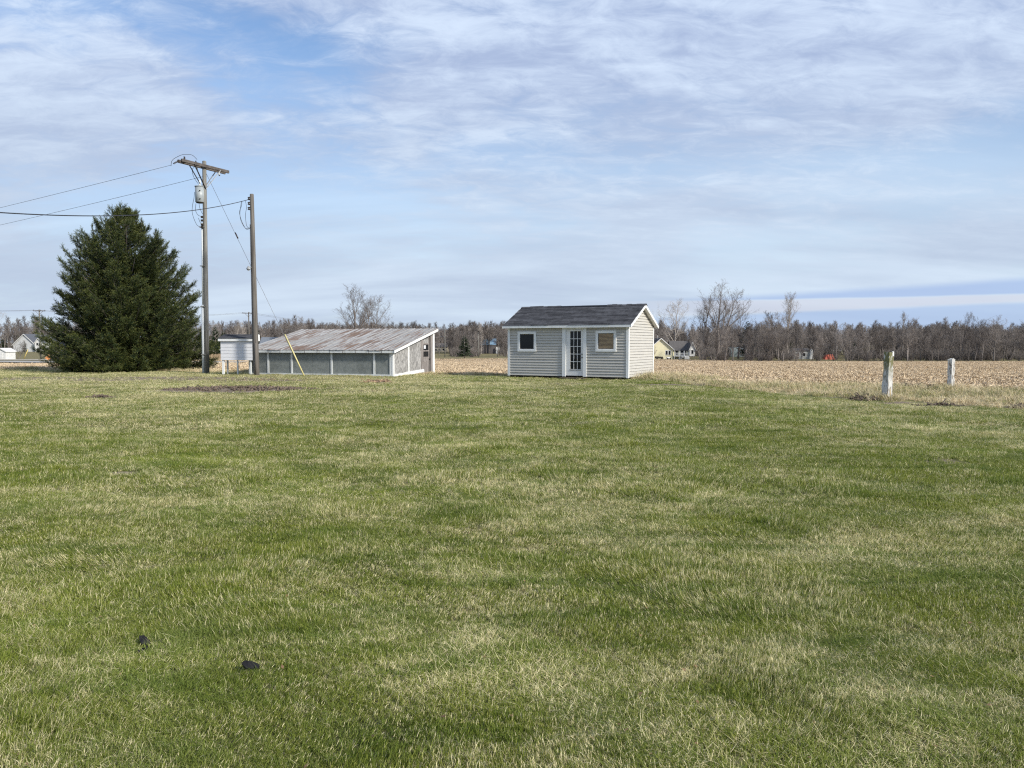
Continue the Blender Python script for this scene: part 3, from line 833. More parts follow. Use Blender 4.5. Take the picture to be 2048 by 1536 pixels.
    mb = MB().hexa([(-.21, S + .21, eave_z), (W + .21, S + .21, eave_z), (W + .21, mid, ridge_z + .006), (-.21, mid, ridge_z + .006),
                    (-.21, S + .21, eave_z + .02), (W + .21, S + .21, eave_z + .02), (W + .21, mid, ridge_z + .02), (-.21, mid, ridge_z + .02)])
    mb.build('back_slope', m_shingle, roof)
    # ridge: lapped caps at both ends, the middle run missing down to black felt
    x = -.2
    while x < W + .18:
        if not (1.75 < x < 4.25):
            lift = rnd.uniform(.004, .03)
            MB().prism([(mid - .13, ridge_z - .045), (mid, ridge_z + .018 + lift), (mid + .13, ridge_z - .045), (mid + .13, ridge_z - .03), (mid, ridge_z + .036 + lift), (mid - .13, ridge_z - .03)], 0, x, x + .24).build('ridge_cap', m_shingle, roof)
        x += .235
    MB().prism([(mid - .12, ridge_z - .035), (mid, ridge_z + .022), (mid + .12, ridge_z - .035), (mid + .12, ridge_z - .022), (mid, ridge_z + .036), (mid - .12, ridge_z - .022)], 0, 1.78, 4.24).build('bare_ridge', m_ridge, roof)
    # fascia, rakes, soffits
    MB().box(-.20, W + .20, -.225, -.202, eave_z - .115, eave_z + .006).build('fascia', m_white, o)
    MB().box(-.20, W + .20, S + .2, S + .225, eave_z - .115, eave_z + .006).build('fascia', m_white, o)
    for x0, x1 in ((W + .192, W + .218), (-.218, -.192)):
        for s in (0, 1):
            Y = (lambda y: y) if s == 0 else (lambda y: S - y)
            MB().prism([(Y(-.228), eave_z - .125), (Y(mid), ridge_z - .115), (Y(mid), ridge_z + .015), (Y(-.228), eave_z - .005)], 0, x0, x1).build('rake_board', m_white, o)
    for s in (0, 1):
        Y = (lambda y: y) if s == 0 else (lambda y: S - y)
        MB().prism([(Y(-.19), eave_z - .085), (Y(mid), ridge_z - .085), (Y(mid), ridge_z - .065), (Y(-.19), eave_z - .065)], 0, W + .02, W + .19).build('soffit', m_white, o)
    MB().box(-.18, W + .18, -.2, .0, eave_z - .10, eave_z - .085).build('soffit', m_white, o)
    # windows
    tb = NT('brown_board'); tb.set(.35, .4)
    wv = tb.n('ShaderNodeTexWave'); wv.wave_type = 'RINGS'; wv.inputs['Scale'].default_value = 1.6; wv.inputs['Distortion'].default_value = 5; wv.inputs['Detail'].default_value = 3
    tb.l(tb.map(tb.obj(), (1.3, 1, 1), loc=(-5.6, 0, -1.7)), wv.inputs[0])
    tb.col(tb.mix(wv.outputs['Fac'], (.20, .14, .085), (.30, .22, .13)))
    for k, (x0, x1, z0, z1) in enumerate(WIN):
        w = empty_part('window', o); f = .125
        fr = MB()
        for q in ((x0, x1, z0, z0 + f), (x0, x1, z1 - f, z1), (x0, x0 + f, z0 + f, z1 - f), (x1 - f, x1, z0 + f, z1 - f)):
            fr.box(q[0], q[1], -.070, .0, q[2], q[3])
        fr = fr.build('frame', m_white, w, bevel=.012)
        MB().box(x0 + f, x1 - f, -.012, .0, z0 + f, z1 - f).build('pane', m_glass if k == 0 else tb.m, w)
        s = MB()
        for q in ((x0 + f, x1 - f, z0 + f, z0 + f + .018), (x0 + f, x1 - f, z1 - f - .018, z1 - f), (x0 + f, x0 + f + .018, z0 + f + .018, z1 - f - .018), (x1 - f - .018, x1 - f, z0 + f + .018, z1 - f - .018)):
            s.box(q[0], q[1], -.025, -.013, q[2], q[3])
        s.build('sash', m_dark, w)
        w['label'] = 'square white window with a dark empty pane' if k == 0 else 'square white window with brown board behind the glass'
    # door
    for x0, x1 in ((2.785, 2.955), (3.81, 3.965)):
        MB().box(x0, x1, -.062, .0, Z0 - .01, Z1 - .03).build('door_casing', m_white, o)
    MB().box(2.955, 3.81, -.056, .0, 2.215, Z1 - .03).build('door_casing', m_white, o)
    d = MB(); dx0, dx1, dz0, dz1 = 2.96, 3.805, .13, 2.21; gx0, gx1, gz0, gz1 = 3.17, 3.69, .42, 2.13
    d.box(dx0, gx0, -.022, .01, dz0, dz1).box(gx1, dx1, -.022, .01, dz0, dz1).box(gx0, gx1, -.022, .01, dz0, gz0).box(gx0, gx1, -.022, .01, gz1, dz1)
    door = d.build('door', m_door, o, bevel=.004)
    mu = .022
    for i in range(1, 3):
        x = gx0 + (gx1 - gx0) * i / 3; MB().box(x - mu / 2, x + mu / 2, -.020, .0, gz0, gz1).build('muntin', m_door, door)
    for j in range(1, 5):
        z = gz0 + (gz1 - gz0) * j / 5; MB().box(gx0, gx1, -.0185, .0, z - mu / 2, z + mu / 2).build('muntin', m_door, door)
    for i in range(3):
        for j in range(5):
            x0, x1 = gx0 + (gx1 - gx0) * i / 3 + mu / 2, gx0 + (gx1 - gx0) * (i + 1) / 3 - mu / 2
            z0, z1 = gz0 + (gz1 - gz0) * j / 5 + mu / 2, gz0 + (gz1 - gz0) * (j + 1) / 5 - mu / 2
            MB().box(x0, x1, -.006, .004, z0, z1).build('pane', m_glass, door)
    MB().box(gx0 - .03, gx1 + .03, -.034, -.0225, gz0 - .05, gz0 - .015).build('door_sill_strip', m_metal, door)
    for z in (1.10, .96):
        MB().tube([(3.765, -.023, z), (3.765, -.05, z), (3.765, -.075, z)], [.012, .014, .03], 8).tube([(3.765, -.075, z), (3.765, -.085, z)], [.03, .02], 8).build('knob', m_dark, door)
    MB().box(2.75, 4.0, -.35, -.02, -.06, .045).build('step', plain('step_wood', (.12, .095, .07), rough=.9), o)
    return o
def empty_part(name, parent):
    e = bpy.data.objects.new(name, None); C.objects.link(e); e.parent = parent; return e
garden_shed()

# ------------------------------------------------------------------ lean-to coop with rusty roof
def rust_material():
    t = NT('rusty_galvanised'); t.set(.6, .35, .10); p = t.obj()
    long_ = t.noise(t.map(p, (4.2, .26, 1)), 1.6, 6, .62, .2)
    big = t.noise(t.map(p, (.55, .35, 1), loc=(2.3, .7, 0)), 1.2, 3, .5)
    fine = t.noise(t.map(p, (9, 1.2, 1)), 2.2, 5, .65)
    base = t.mix(t.ss(fine, .3, .7), (.35, .34, .32), (.25, .235, .215))
    base = t.mix(t.ss(big, .38, .62), base, (.39, .385, .37))
    s = t.math('ADD', t.math('ADD', t.math('MULTIPLY', long_, .8), t.math('MULTIPLY', big, .55)), t.math('MULTIPLY', fine, .18))
    rust = t.mix(fine, (.115, .070, .045), (.20, .125, .078))
    t.col(t.mix(t.ss(s, .73, .87, 0, .93), base, rust)); return t.m
def osb_material(name, a, b, sc):
    t = NT(name); t.set(.85, .15); p = t.obj()
    v = t.noise(t.map(p, sc), 7, 5, .7, .6); w = t.noise(p, 1.3, 4, .6)
    t.col(t.mix(t.ss(w, .45, .75, 0, .5), t.mix(t.ss(v, .36, .62), a, b), tuple(x * .6 for x in a))); t.bump(v, .4, .01); return t.m
m_rust = rust_material()
m_panel = osb_material('green_grey_board', (.172, .19, .182), (.225, .242, .232), (1, 1, 1))
m_osb = osb_material('weathered_chipboard', (.17, .168, .163), (.40, .395, .385), (1, 1.6, .7))
m_oldwood = plain('old_grey_wood', (.30, .275, .26), (.17, .155, .145), 5, (3, 3, .25), rough=.85, bump=.3)
m_dullw = plain('dull_white_paint', (.62, .64, .63), (.46, .47, .45), 4, (2, 2, .5), rough=.65, lo=.45, hi=.75)  # duller than the trim white; coop front trim and thin legs
m_paper = plain('paper', (.72, .73, .74), (.55, .56, .58), 30, (1, 1, 6), rough=.8)

def coop():
    W, S = 8.15, 4.8
    o = empty('lean_to_coop', (-13.41, 39.2, 0), -R(18), 'low lean-to coop with rusty metal roof and grey green wall panels', 'shed')
    ez, bz = 1.24, 2.36
    def rz(y): return ez + (bz - ez) * (y + .15) / (S + .35)
    MB().box(.05, W - .05, .06, S - .1, -.1, .02).build('floor', m_dark, o)
    xs = [.03, 1.14, 2.52, 3.70, 4.79, 7.12, W - .05]
    for i in range(6):
        MB().box(xs[i] + .004, xs[i + 1] - .004, .03, .05, -.02, 1.22).build('wall_panel', m_panel, o)
    for x in (1.14, 2.52, 4.79, 7.12):
        MB().box(x - .05, x + .05, .0, .03, .08, 1.17).build('batten', m_dullw, o)
    MB().box(-.01, .09, -.004, .03, -.05, 1.17).build('corner_post', m_dullw, o)
    MB().box(W - .20, W - .09, -.004, .03, -.05, 1.17).build('corner_post', m_dullw, o)
    MB().box(W - .085, W + .012, -.014, .09, -.05, 1.17).build('corner_post', m_white, o)
    MB().hexa([(.1, -.03, -.06), (5.1, -.03, -.05), (5.1, .03, -.05), (.1, .03, -.06), (.1, -.03, .09), (5.1, -.03, .085), (5.1, .03, .085), (.1, .03, .09)]).build('base_board', m_dullw, o)
    MB().hexa([(5.13, -.025, -.04), (W - .1, -.025, -.055), (W - .1, .03, -.055), (5.13, .03, -.04), (5.13, -.025, .10), (W - .1, -.025, .09), (W - .1, .03, .09), (5.13, .03, .10)]).build('base_board', m_dullw, o)
    # fascia in lengths, with the sheet ends lapping over it
    for x0, x1 in ((-.14, 2.6), (2.605, 5.4), (5.405, W + .15)):
        MB().box(x0, x1, -.165, -.14, ez - .12, ez - .005).build('fascia', m_dullw, o)
    MB().box(.0, W, -.14, .03, 1.16, 1.19).build('soffit', m_dark, o)
    # gable side: chipboard, battens, sloping base board
    def side(y0, y1, zb0, zb1, nm, m, x0=W - .03, x1=W):
        MB().prism([(y0, zb0), (y1, zb1), (y1, rz(y1) - .09), (y0, rz(y0) - .09)], 0, x0, x1).build(nm, m, o)
    side(.09, 1.60, .05, .12, 'wall_panel', m_osb); side(1.61, 3.16, .12, .2, 'wall_panel', m_osb)
    side(1.58, 1.70, .10, .10, 'batten', m_white, W + .001, W + .03)
    side(3.12, 3.34, -.12, -.12, 'door_post', m_oldwood, W - .06, W + .02)
    side(4.62, 4.80, -.22, -.22, 'corner_post', m_white, W - .08, W + .03)
    side(4.42, 4.62, -.2, -.2, 'door_post', m_oldwood, W - .08, W - .02)
    MB().prism([(.1, -.06), (3.40, .09), (3.40, .25), (.1, .10)], 0, W + .003, W + .04).build('base_board', m_white, o)
    MB().box(W - .03, W + .05, 3.30, 3.42, -.15, .22).build('door_post', m_white, o)
    # door: boarded head, two dark panes, rail, panel, handle
    side(3.40, 4.44, 1.98, 1.98, 'transom', m_oldwood, W - .10, W - .07)
    MB().box(W - .068, W - .055, 3.6, 4.40, 2.05, 2.12).build('transom_light', plain('pale_pane', (.55, .60, .63), rough=.3), o)
    d = MB(); y0, y1, z0, z1 = 3.44, 4.30, -.16, 1.94
    d.box(W - .10, W - .05, y0, y0 + .1, z0, z1).box(W - .10, W - .05, y1 - .1, y1, z0, z1)
    for a, b in ((z0, .0), (.62, .68), (.82, .88), (1.16, 1.22), (1.52, 1.60), (1.88, z1)):
        d.box(W - .10, W - .05, y0 + .1, y1 - .1, a, b)
    d = d.build('door', m_oldwood, o)
    for a, b, nm, m in ((.0, .62, 'door_panel', m_oldwood), (.68, .82, 'door_panel', m_oldwood), (.88, 1.16, 'pane', m_glass), (1.22, 1.52, 'pane', m_glass), (1.60, 1.88, 'door_panel', m_osb)):
        MB().box(W - .09, W - .065, y0 + .1, y1 - .1, a, b).build(nm, m, d)
    for y in (3.72, 3.98):
        MB().box(W - .0655, W - .055, y - .04, y + .04, .0, .62).build('door_board', m_oldwood, d)
    MB().box(W - .0645, W - .058, 3.62, 3.86, 1.30, 1.48).build('notice', m_paper, d)
    MB().tube([(W - .05, 4.26, .76), (W + .02, 4.26, .76), (W + .03, 4.26, .76)], [.02, .03, .015], 8).build('knob', m_dark, d)
    MB().box(W - .45, W - .42, 3.2, 4.7, -.2, 1.80).build('inner_wall', m_dark, o)
    # back and far side, plain boards
    MB().box(.03, W - .03, S - .05, S, -.2, 2.2).build('back_wall', m_osb, o)
    MB().prism([(.05, -.05), (S - .05, -.1), (S - .05, 2.2), (.05, 1.15)], 0, .0, .03).build('side_wall', m_osb, o)
    # roof sheets
    roof = MB().prism([(-.13, ez - .045), (S + .19, rz(S + .19) - .045), (S + .19, rz(S + .19) - .02), (-.13, ez - .02)], 0, -.12, W + .13).build('roof', m_dark, o)
    n = 12; sw = (W + .32) / n; rnd = random.Random(3)
    for i in range(n):
        x0 = -.16 + i * sw; V, F = [], []; seg = 16; dz = rnd.uniform(0, .010) + (.008 if i % 2 else 0); dy = rnd.uniform(-.02, .02)
        for r_ in range(6):
            y = -.18 + dy + (S + .4) * r_ / 5
            for c in range(seg + 1):
                x = x0 + (sw + .03) * c / seg; crest = .016 * (1 if c in (0, 1, 8, 9, 15, 16) else 0) + .004 * (c % 2)
                V.append((x, y, rz(y) + .008 + dz + crest))
        F = [(r_ * (seg + 1) + c, r_ * (seg + 1) + c + 1, (r_ + 1) * (seg + 1) + c + 1, (r_ + 1) * (seg + 1) + c) for r_ in range(5) for c in range(seg)]
        s = MB().add(V, F).build('roof_sheet', m_rust, roof)
        k = s.modifiers.new('thick', 'SOLIDIFY'); k.thickness = .006
        MB().box(x0 + .01, x0 + .035, -.172, -.1655, ez - .11, ez + .0).build('joint_cover', m_oldwood, roof)
    for x0, x1 in ((W + .135, W + .165), (-.165, -.14)):
        MB().prism([(-.19, ez - .125), (S + .2, rz(S + .2) - .125), (S + .2, rz(S + .2) + .022), (-.19, ez + .022)], 0, x0, x1).build('rake_board', m_white, o)
    return o
coop()

# ------------------------------------------------------------------ raised box on legs
def raised_box():
    o = empty('raised_box', (-14.74, 38.95, h1(-14.7, 38.9)), -R(8), 'white clapboard box raised on thin legs beside the weathered pole', 'box hutch')
    W, D, z0, z1 = 1.76, .42, .75, 1.71
    MB().box(.02, W - .02, .02, D - .02, z0 + .02, z1 - .02).build('core', m_dark, o)
    m = plain('pale_lilac_white', (.68, .69, .71), (.60, .61, .64), 4, (.6, .6, 4), rough=.6)
    rows = [z0, z0 + .16, z0 + .33, z0 + .48, z0 + .66, z0 + .82, z1]
    for i in range(6):
        a, b = rows[i], rows[i + 1]
        MB().prism([(.02, a), (-.014, a), (-.002, b), (.02, b)], 0, 0, W).build('board', m, o)
        MB().prism([(W - .02, a), (W + .012, a), (W + .002, b), (W - .02, b)], 1, 0, D).build('board', m, o)
    MB().box(0, .02, 0, D, z0, z1).build('side_panel', m, o); MB().box(.02, W - .02, D - .02, D, z0, z1).build('back_panel', m, o)
    MB().box(-.07, W + .06, -.10, -.075, z1 - .0, z1 + .13).build('fascia', m_white, o)
    MB().prism([(-.10, z1), (D + .1, z1), (D + .1, z1 + .32), (D, z1 + .34), (-.10, z1 + .13)], 0, W + .06, W + .085).build('rake_board', m_white, o)
    MB().prism([(-.10, z1), (D + .1, z1), (D + .1, z1 + .32), (-.10, z1 + .13)], 0, -.09, -.07).build('rake_board', m_white, o)
    roof = MB().prism([(-.07, z1 + .10), (D + .1, z1 + .30), (D + .1, z1 + .33), (-.07, z1 + .13)], 0, -.07, W + .06).build('roof', m_dark, o)
    rnd = random.Random(4); L = math.hypot(D + .2, .2)
    for c in range(5):
        x = -.09 - rnd.uniform(0, .4)
        while x < W + .08:
            x0, x1 = max(x, -.09), min(x + .6, W + .08); x += .605
            if x1 - x0 < .04: continue
            t0, t1 = c / 5 - .02, (c + 1) / 5 + .02
            P = lambda t, h: (-.11 + (D + .22) * t, z1 + .135 + .205 * t + h)
            (ya, za), (yb, zb), (yc, zc) = P(t0, .018 + rnd.uniform(0, .012)), P(t1, .006), P(t0, .001)
            yd, zd = P(t1, 0)
            MB().hexa([(x0, yc, zc), (x1, yc, zc), (x1, yd, zd), (x0, yd, zd), (x0, ya, za), (x1, ya, za), (x1, yb, zb), (x0, yb, zb)]).build('shingle', m_shingle, roof)
    for x, y, w in ((.10, .02, .11), (.16, .34, .07), (.86, .05, .06), (1.56, .05, .07), (1.66, .32, .08), (1.72, .10, .05)):
        MB().box(x - w / 2, x + w / 2, y, y + .06, -.12, z0).build('leg', m_white if w > .1 else m_dullw, o)
    MB().box(-.06, .0, .0, .03, z0 + .50, z0 + .54).build('hasp', m_white, o)
raised_box()

# ------------------------------------------------------------------ poles and wires
m_pole = plain('weathered_pole', (.235, .23, .208), (.135, .13, .115), 3, (6, 6, .25), rough=.9, bump=.5)
m_pole2 = plain('dark_weathered_pole', (.175, .162, .145), (.09, .081, .072), 3, (6, 6, .22), rough=.9, bump=.5)
m_arm = plain('weathered_arm', (.125, .11, .10), (.07, .061, .055), 5, (1, 1, 1), rough=.9)
m_galv = plain('galvanised', (.36, .37, .37), (.27, .28, .28), 6, rough=.4, metal=.3)
m_tank = plain('tank_grey', (.33, .36, .37), (.27, .30, .31), 3, rough=.4, spec=.4)
m_wire = plain('wire', (.035, .037, .042), rough=.5)
m_wirel = plain('bright_wire', (.20, .21, .23), rough=.45, metal=.4)
m_ins = plain('brown_insulator', (.035, .025, .022), rough=.25, spec=.5)
m_guard = plain('pale_guard', (.66, .69, .69), (.55, .58, .58), 3, (2, 2, .3), rough=.5)
m_moss = plain('mossy_wood', (.22, .21, .13), (.30, .28, .22), 5, rough=.9)

def sag(a, b, s, n=24):
    a, b = Vector(a), Vector(b)
    return [a.lerp(b, i / n) - Vector((0, 0, s * 4 * (i / n) * (1 - i / n))) for i in range(n + 1)]
def wire(name, pts, r, m, label, group=None):
    return tag(MB().tube(pts, r, 5).build(name, m), label, 'wire', group)

p1 = ground_xy(414, 747); P1 = Vector((p1[0], p1[1], h1(*p1)))
def utility_pole():
    top = at(408.5, 322, P1.y); o = empty('utility_pole', P1, 0, 'tall utility pole with double crossarm and grey transformer beside the spruce', 'pole')
    T = top - P1; lx = T.x
    def ax(z): return Vector((lx * z / T.z, 0, z))
    MB().tube([ax(-.4), ax(T.z * .33), ax(T.z * .66), ax(T.z - .02), ax(T.z)], [.125, .118, .108, .10, .085], 12).build('pole', m_pole, o)
    MB().tube([ax(-.2) + Vector((-.17, -.03, 0)), ax(3.6) + Vector((-.165, -.03, 0))], .075, 8).build('conduit_guard', m_guard, o)
    MB().tube([ax(3.6) + Vector((-.155, -.03, 0)), ax(7.85) + Vector((-.145, -.03, 0))], .045, 8).build('conduit', m_guard, o)
    for z in (1.0, 3.5, 5.6, 7.6):
        MB().box(ax(z).x - .25, ax(z).x + .02, -.14, .0, z, z + .04).build('strap', m_pole, o)
    a, b = at(359, 321, P1.y - 1.05) - P1, at(454, 345, P1.y + 1.05) - P1
    d = (b - a).normalized(); s = d.cross(Vector((0, 0, 1))).normalized()
    arms = []
    for k in (-1, 1):
        arms.append(MB().bar(a + s * .17 * k, b + s * .17 * k, .11, .15).build('crossarm', m_arm, o, bevel=.01))
    mid = a.lerp(b, .53)
    for t, k, m in ((.25, 1, m_dark), (.25, -1, m_dark), (.80, 1, m_galv), (.80, -1, m_galv)):
        q = a.lerp(b, t) + s * .23 * k - Vector((0, 0, .05)); e = ax(mid.z - 1.15) + s * .11 * k
        MB().bar(q, e, .06, .03).build('brace', m, o)
    def insulator(c, up, nm='insulator', n=3, r=.06, m=m_ins):
        up = Vector(up).normalized(); mb = MB(); pts, rad = [], []
        for i in range(n):
            pts += [c + up * (.07 * i), c + up * (.07 * i + .02), c + up * (.07 * i + .05)]; rad += [r * .4, r, r * .45]
        mb.tube(pts, rad, 8); return mb.build(nm, m, o)
    insulator(a.lerp(b, .10) + Vector((0, 0, .07)), (0, 0, 1), n=3)
    end = at(343, 330, P1.y - 1.2) - P1
    insulator(a + Vector((-.02, 0, 0)), (end - a), n=5, r=.05)
    MB().bar(a.lerp(b, .08) - s * .2, a.lerp(b, .08) + s * .2, .12, .16).build('pin_block', m_arm, o)
    # cut-out fuse
    f = a.lerp(b, .40) - s * .30
    MB().tube([f + Vector((0, 0, .28)), f + Vector((0, 0, .1)), f - Vector((0, 0, .12))], [.03, .045, .03], 8).build('fuse_cutout', m_ins, o)
    MB().tube([f + Vector((.05, -.06, .16)), f + Vector((.10, -.06, -.18))], .018, 6).build('fuse_tube', m_guard, o)
    insulator(a.lerp(b, .83) - Vector((0, 0, .16)), (0, 0, -1), n=2, r=.05); insulator(a.lerp(b, .78) - Vector((0, 0, .16)) + s * .2, (0, 0, -1), n=2, r=.05, m=m_guard)
    # transformer
    c = at(399.5, 392, P1.y - .12) - P1; tz1, tz0 = (at(0, 374, P1.y - .12).z - P1.z), (at(0, 405, P1.y - .12).z - P1.z)
    tk = MB().tube([(c.x, c.y, tz0), (c.x, c.y, tz0 + .02), (c.x, c.y, tz1)], [.20, .225, .225], 18).build('transformer', m_tank, o)
    MB().tube([(c.x, c.y, tz1), (c.x, c.y, tz1 + .035), (c.x, c.y, tz1 + .07)], [.245, .245, .12], 18).build('lid', m_tank, tk)
    bx = c + Vector((.0, 0, 0)); B = Vector((bx.x + .02, bx.y, tz1 + .05))
    MB().tube([B, B + Vector((0, 0, .06)), B + Vector((0, 0, .12)), B + Vector((0, 0, .18)), B + Vector((0, 0, .24)), B + Vector((0, 0, .32))], [.05, .075, .045, .07, .04, .03], 8).build('bushing', m_guard, tk)
    MB().tube([(c.x, c.y, tz0 - .03), (c.x, c.y, tz0)], [.17, .20], 18).build('base_rim', m_dark, tk)
    for z in (tz0 + .15, tz1 - .22):
        MB().tube([(c.x + .09, c.y - .20, z), (c.x + .10, c.y - .26, z)], [.035, .02], 8).build('terminal', m_dark, tk)
        MB().box(c.x + .12, ax(z).x, c.y + .02, c.y + .10, z, z + .08).build('bracket', m_dark, tk)
    # jumpers and drip loops
    def loop(pts, nm='jumper', r=.011):
        P = [Vector(q) for q in pts]; out = []
        for i in range(len(P) - 1):
            p0, p1_, p2, p3 = P[max(i - 1, 0)], P[i], P[i + 1], P[min(i + 2, len(P) - 1)]
            for j in range(5):
                t = j / 5; out.append(.5 * ((2 * p1_) + (p2 - p0) * t + (2 * p0 - 5 * p1_ + 4 * p2 - p3) * t * t + (3 * p1_ - p0 - 3 * p2 + p3) * t ** 3))
        out.append(P[-1]); MB().tube(out, r, 5).build(nm, m_wire, o)
    Q = lambda px, py, dy=0: at(px, py, P1.y + dy) - P1
    loop([Q(342, 332, -1.2), Q(345, 320, -1.2), Q(360, 311, -1.1), Q(370, 309, -1.0), Q(384, 310, -.7), Q(394, 319, -.3)])
    loop([Q(394, 331, -.3), Q(385, 338, -.3), Q(386, 350, -.2), Q(391, 360, -.1), Q(396, 367, -.1)])
    loop([Q(389, 384, -.2), Q(388, 396, -.2), Q(385, 412, -.2), Q(385, 428, -.15), Q(394, 450, -.1), Q(405, 454, -.1)])
    loop([Q(392, 407, -.2), Q(391, 420, -.2), Q(396, 430, -.15), Q(403, 433, -.1)])
    loop([Q(398, 407, -.2), Q(400, 417, -.2), Q(405, 428, -.1)])
    loop([Q(397, 436, -.15), Q(400, 444, -.1), Q(404, 450, -.1)])
    for py in (434, 441, 449, 454):
        q = Q(404, py, -.11); MB().box(q.x - .05, q.x + .06, q.y - .04, q.y + .04, q.z - .05, q.z + .05).build('clamp', m_dark, o)
    return end + P1, mid + P1
wire_end, arm_mid = utility_pole()

p2 = (at(513, 747, 38.1).x, 38.1); P2 = Vector((p2[0], p2[1], h1(*p2)))
def service_pole():
    o = empty('service_pole', P2, 0, 'shorter dark weathered pole with a small yard lamp standing before the coop', 'pole')
    top = at(503.5, 388, P2.y - .05) - P2
    def ax(z): t = z / top.z; return Vector((top.x * t, top.y * t, z))
    MB().tube([ax(-.4), ax(.6), ax(3), ax(6), ax(top.z - .03), ax(top.z)], [.15, .14, .125, .11, .095, .08], 12).build('pole', m_pole2, o)
    for py in (397, 407, 417):
        q = at(498.5, py, P2.y - .05) - P2
        sp = MB().tube([q + Vector((-.02, 0, -.06)), q + Vector((-.02, 0, -.03)), q + Vector((-.02, 0, 0)), q + Vector((-.02, 0, .03)), q + Vector((-.02, 0, .06))], [.055, .06, .03, .06, .055], 10).build('spool_insulator', m_ins, o)
        MB().box(q.x - .03, q.x + .10, q.y - .015, q.y + .015, q.z + .065, q.z + .08).box(q.x - .03, q.x + .10, q.y - .015, q.y + .015, q.z - .08, q.z - .065).build('clevis', m_dark, sp)
    Q = lambda px, py, dy=-.1: at(px, py, P2.y + dy) - P2
    def loop(pts, r=.010):
        P = pts; out = []
        for i in range(len(P) - 1):
            p0, a, b, c = P[max(i - 1, 0)], P[i], P[i + 1], P[min(i + 2, len(P) - 1)]
            for j in range(5):
                t = j / 5; out.append(.5 * ((2 * a) + (b - p0) * t + (2 * p0 - 5 * a + 4 * b - c) * t * t + (3 * a - p0 - 3 * b + c) * t ** 3))
        out.append(P[-1]); MB().tube(out, r, 5).build('drip_loop', m_wire, o)
    loop([Q(484, 402), Q(483, 412), Q(479, 424), Q(482, 438), Q(487, 450), Q(494, 459), Q(503, 454)])
    loop([Q(483, 402), Q(481, 416), Q(480, 430), Q(483, 444), Q(492, 457), Q(503, 454)])
    loop([Q(491, 402), Q(493, 415), Q(491, 430), Q(493, 450), Q(498, 456), Q(503, 454)])
    MB().tube([ax(.3) + Vector((-.14, -.05, 0)), ax(3) + Vector((-.125, -.05, 0)), ax(7.4) + Vector((-.105, -.05, 0))], .018, 6).build('conduit', m_wirel, o)
    MB().tube([ax(-.1) + Vector((.03, -.15, 0)), ax(1.6) + Vector((.03, -.15, 0))], .05, 8).build('conduit', m_pole2, o)
    # yard lamp
    lp = empty_part('yard_lamp', o); c = at(497, 537, P2.y - .3) - P2; w = ax(c.z + .03)
    MB().tube([w + Vector((-.08, -.06, 0)), (w + c) / 2 + Vector((0, -.03, .05)), c + Vector((.02, 0, .05))], .018, 6).build('bracket_arm', m_galv, lp)
    MB().tube([c + Vector((0, 0, .12)), c + Vector((0, 0, .08)), c + Vector((0, 0, .02)), c + Vector((0, 0, -.03))], [.03, .05, .10, .12], 12, cap=False).build('shade', m_galv, lp)
    MB().tube([c + Vector((0, 0, -.03)), c + Vector((0, 0, -.07)), c + Vector((0, 0, -.10))], [.09, .07, .03], 12).build('lens', plain('lamp_lens', (.50, .52, .52), rough=.2), lp)
service_pole()

guy_top = at(412, 346, P1.y) ; anc = at(609, 749, 37.3); gtop = guy_top.lerp(anc, 1 - (anc - at(569, 668, 37.8)).length / (anc - guy_top).length)
g = empty('guy_wire', (anc.x, anc.y, h1(anc.x, anc.y)), 0, 'slanting guy wire with a yellow plastic guard in front of the coop', 'guy wire')
off = Vector(g.location)
MB().tube([guy_top - off, anc - off - Vector((0, 0, .15))], .010, 5).build('wire', m_wirel, g)
MB().tube([gtop - off, anc - off - Vector((0, 0, .1))], .034, 8).build('guard', plain('yellow_guard', (.62, .55, .26), (.54, .48, .23), 4, rough=.5), g)
q = guy_top.lerp(anc, .31) - off
MB().tube([q, q + (anc - guy_top).normalized() * .35], .035, 6).build('strain_insulator', m_ins, g)

wire('overhead_wire', sag(wire_end, at(-420, 512, 60), .12), .010, m_wirel, 'upper thin wire running from the crossarm end out past the spruce top')
wire('overhead_wire', sag(at(410, 352, P1.y), at(-420, 535, 62), .25), .010, m_wirel, 'lower thin wire from below the crossarm descending past the spruce top')
wire('service_cable', sag(at(498, 399, P2.y - .05), at(-260, 402, 16), .52, 40), .016, m_wire, 'thick dark cable sagging from the short pole in front of the spruce')

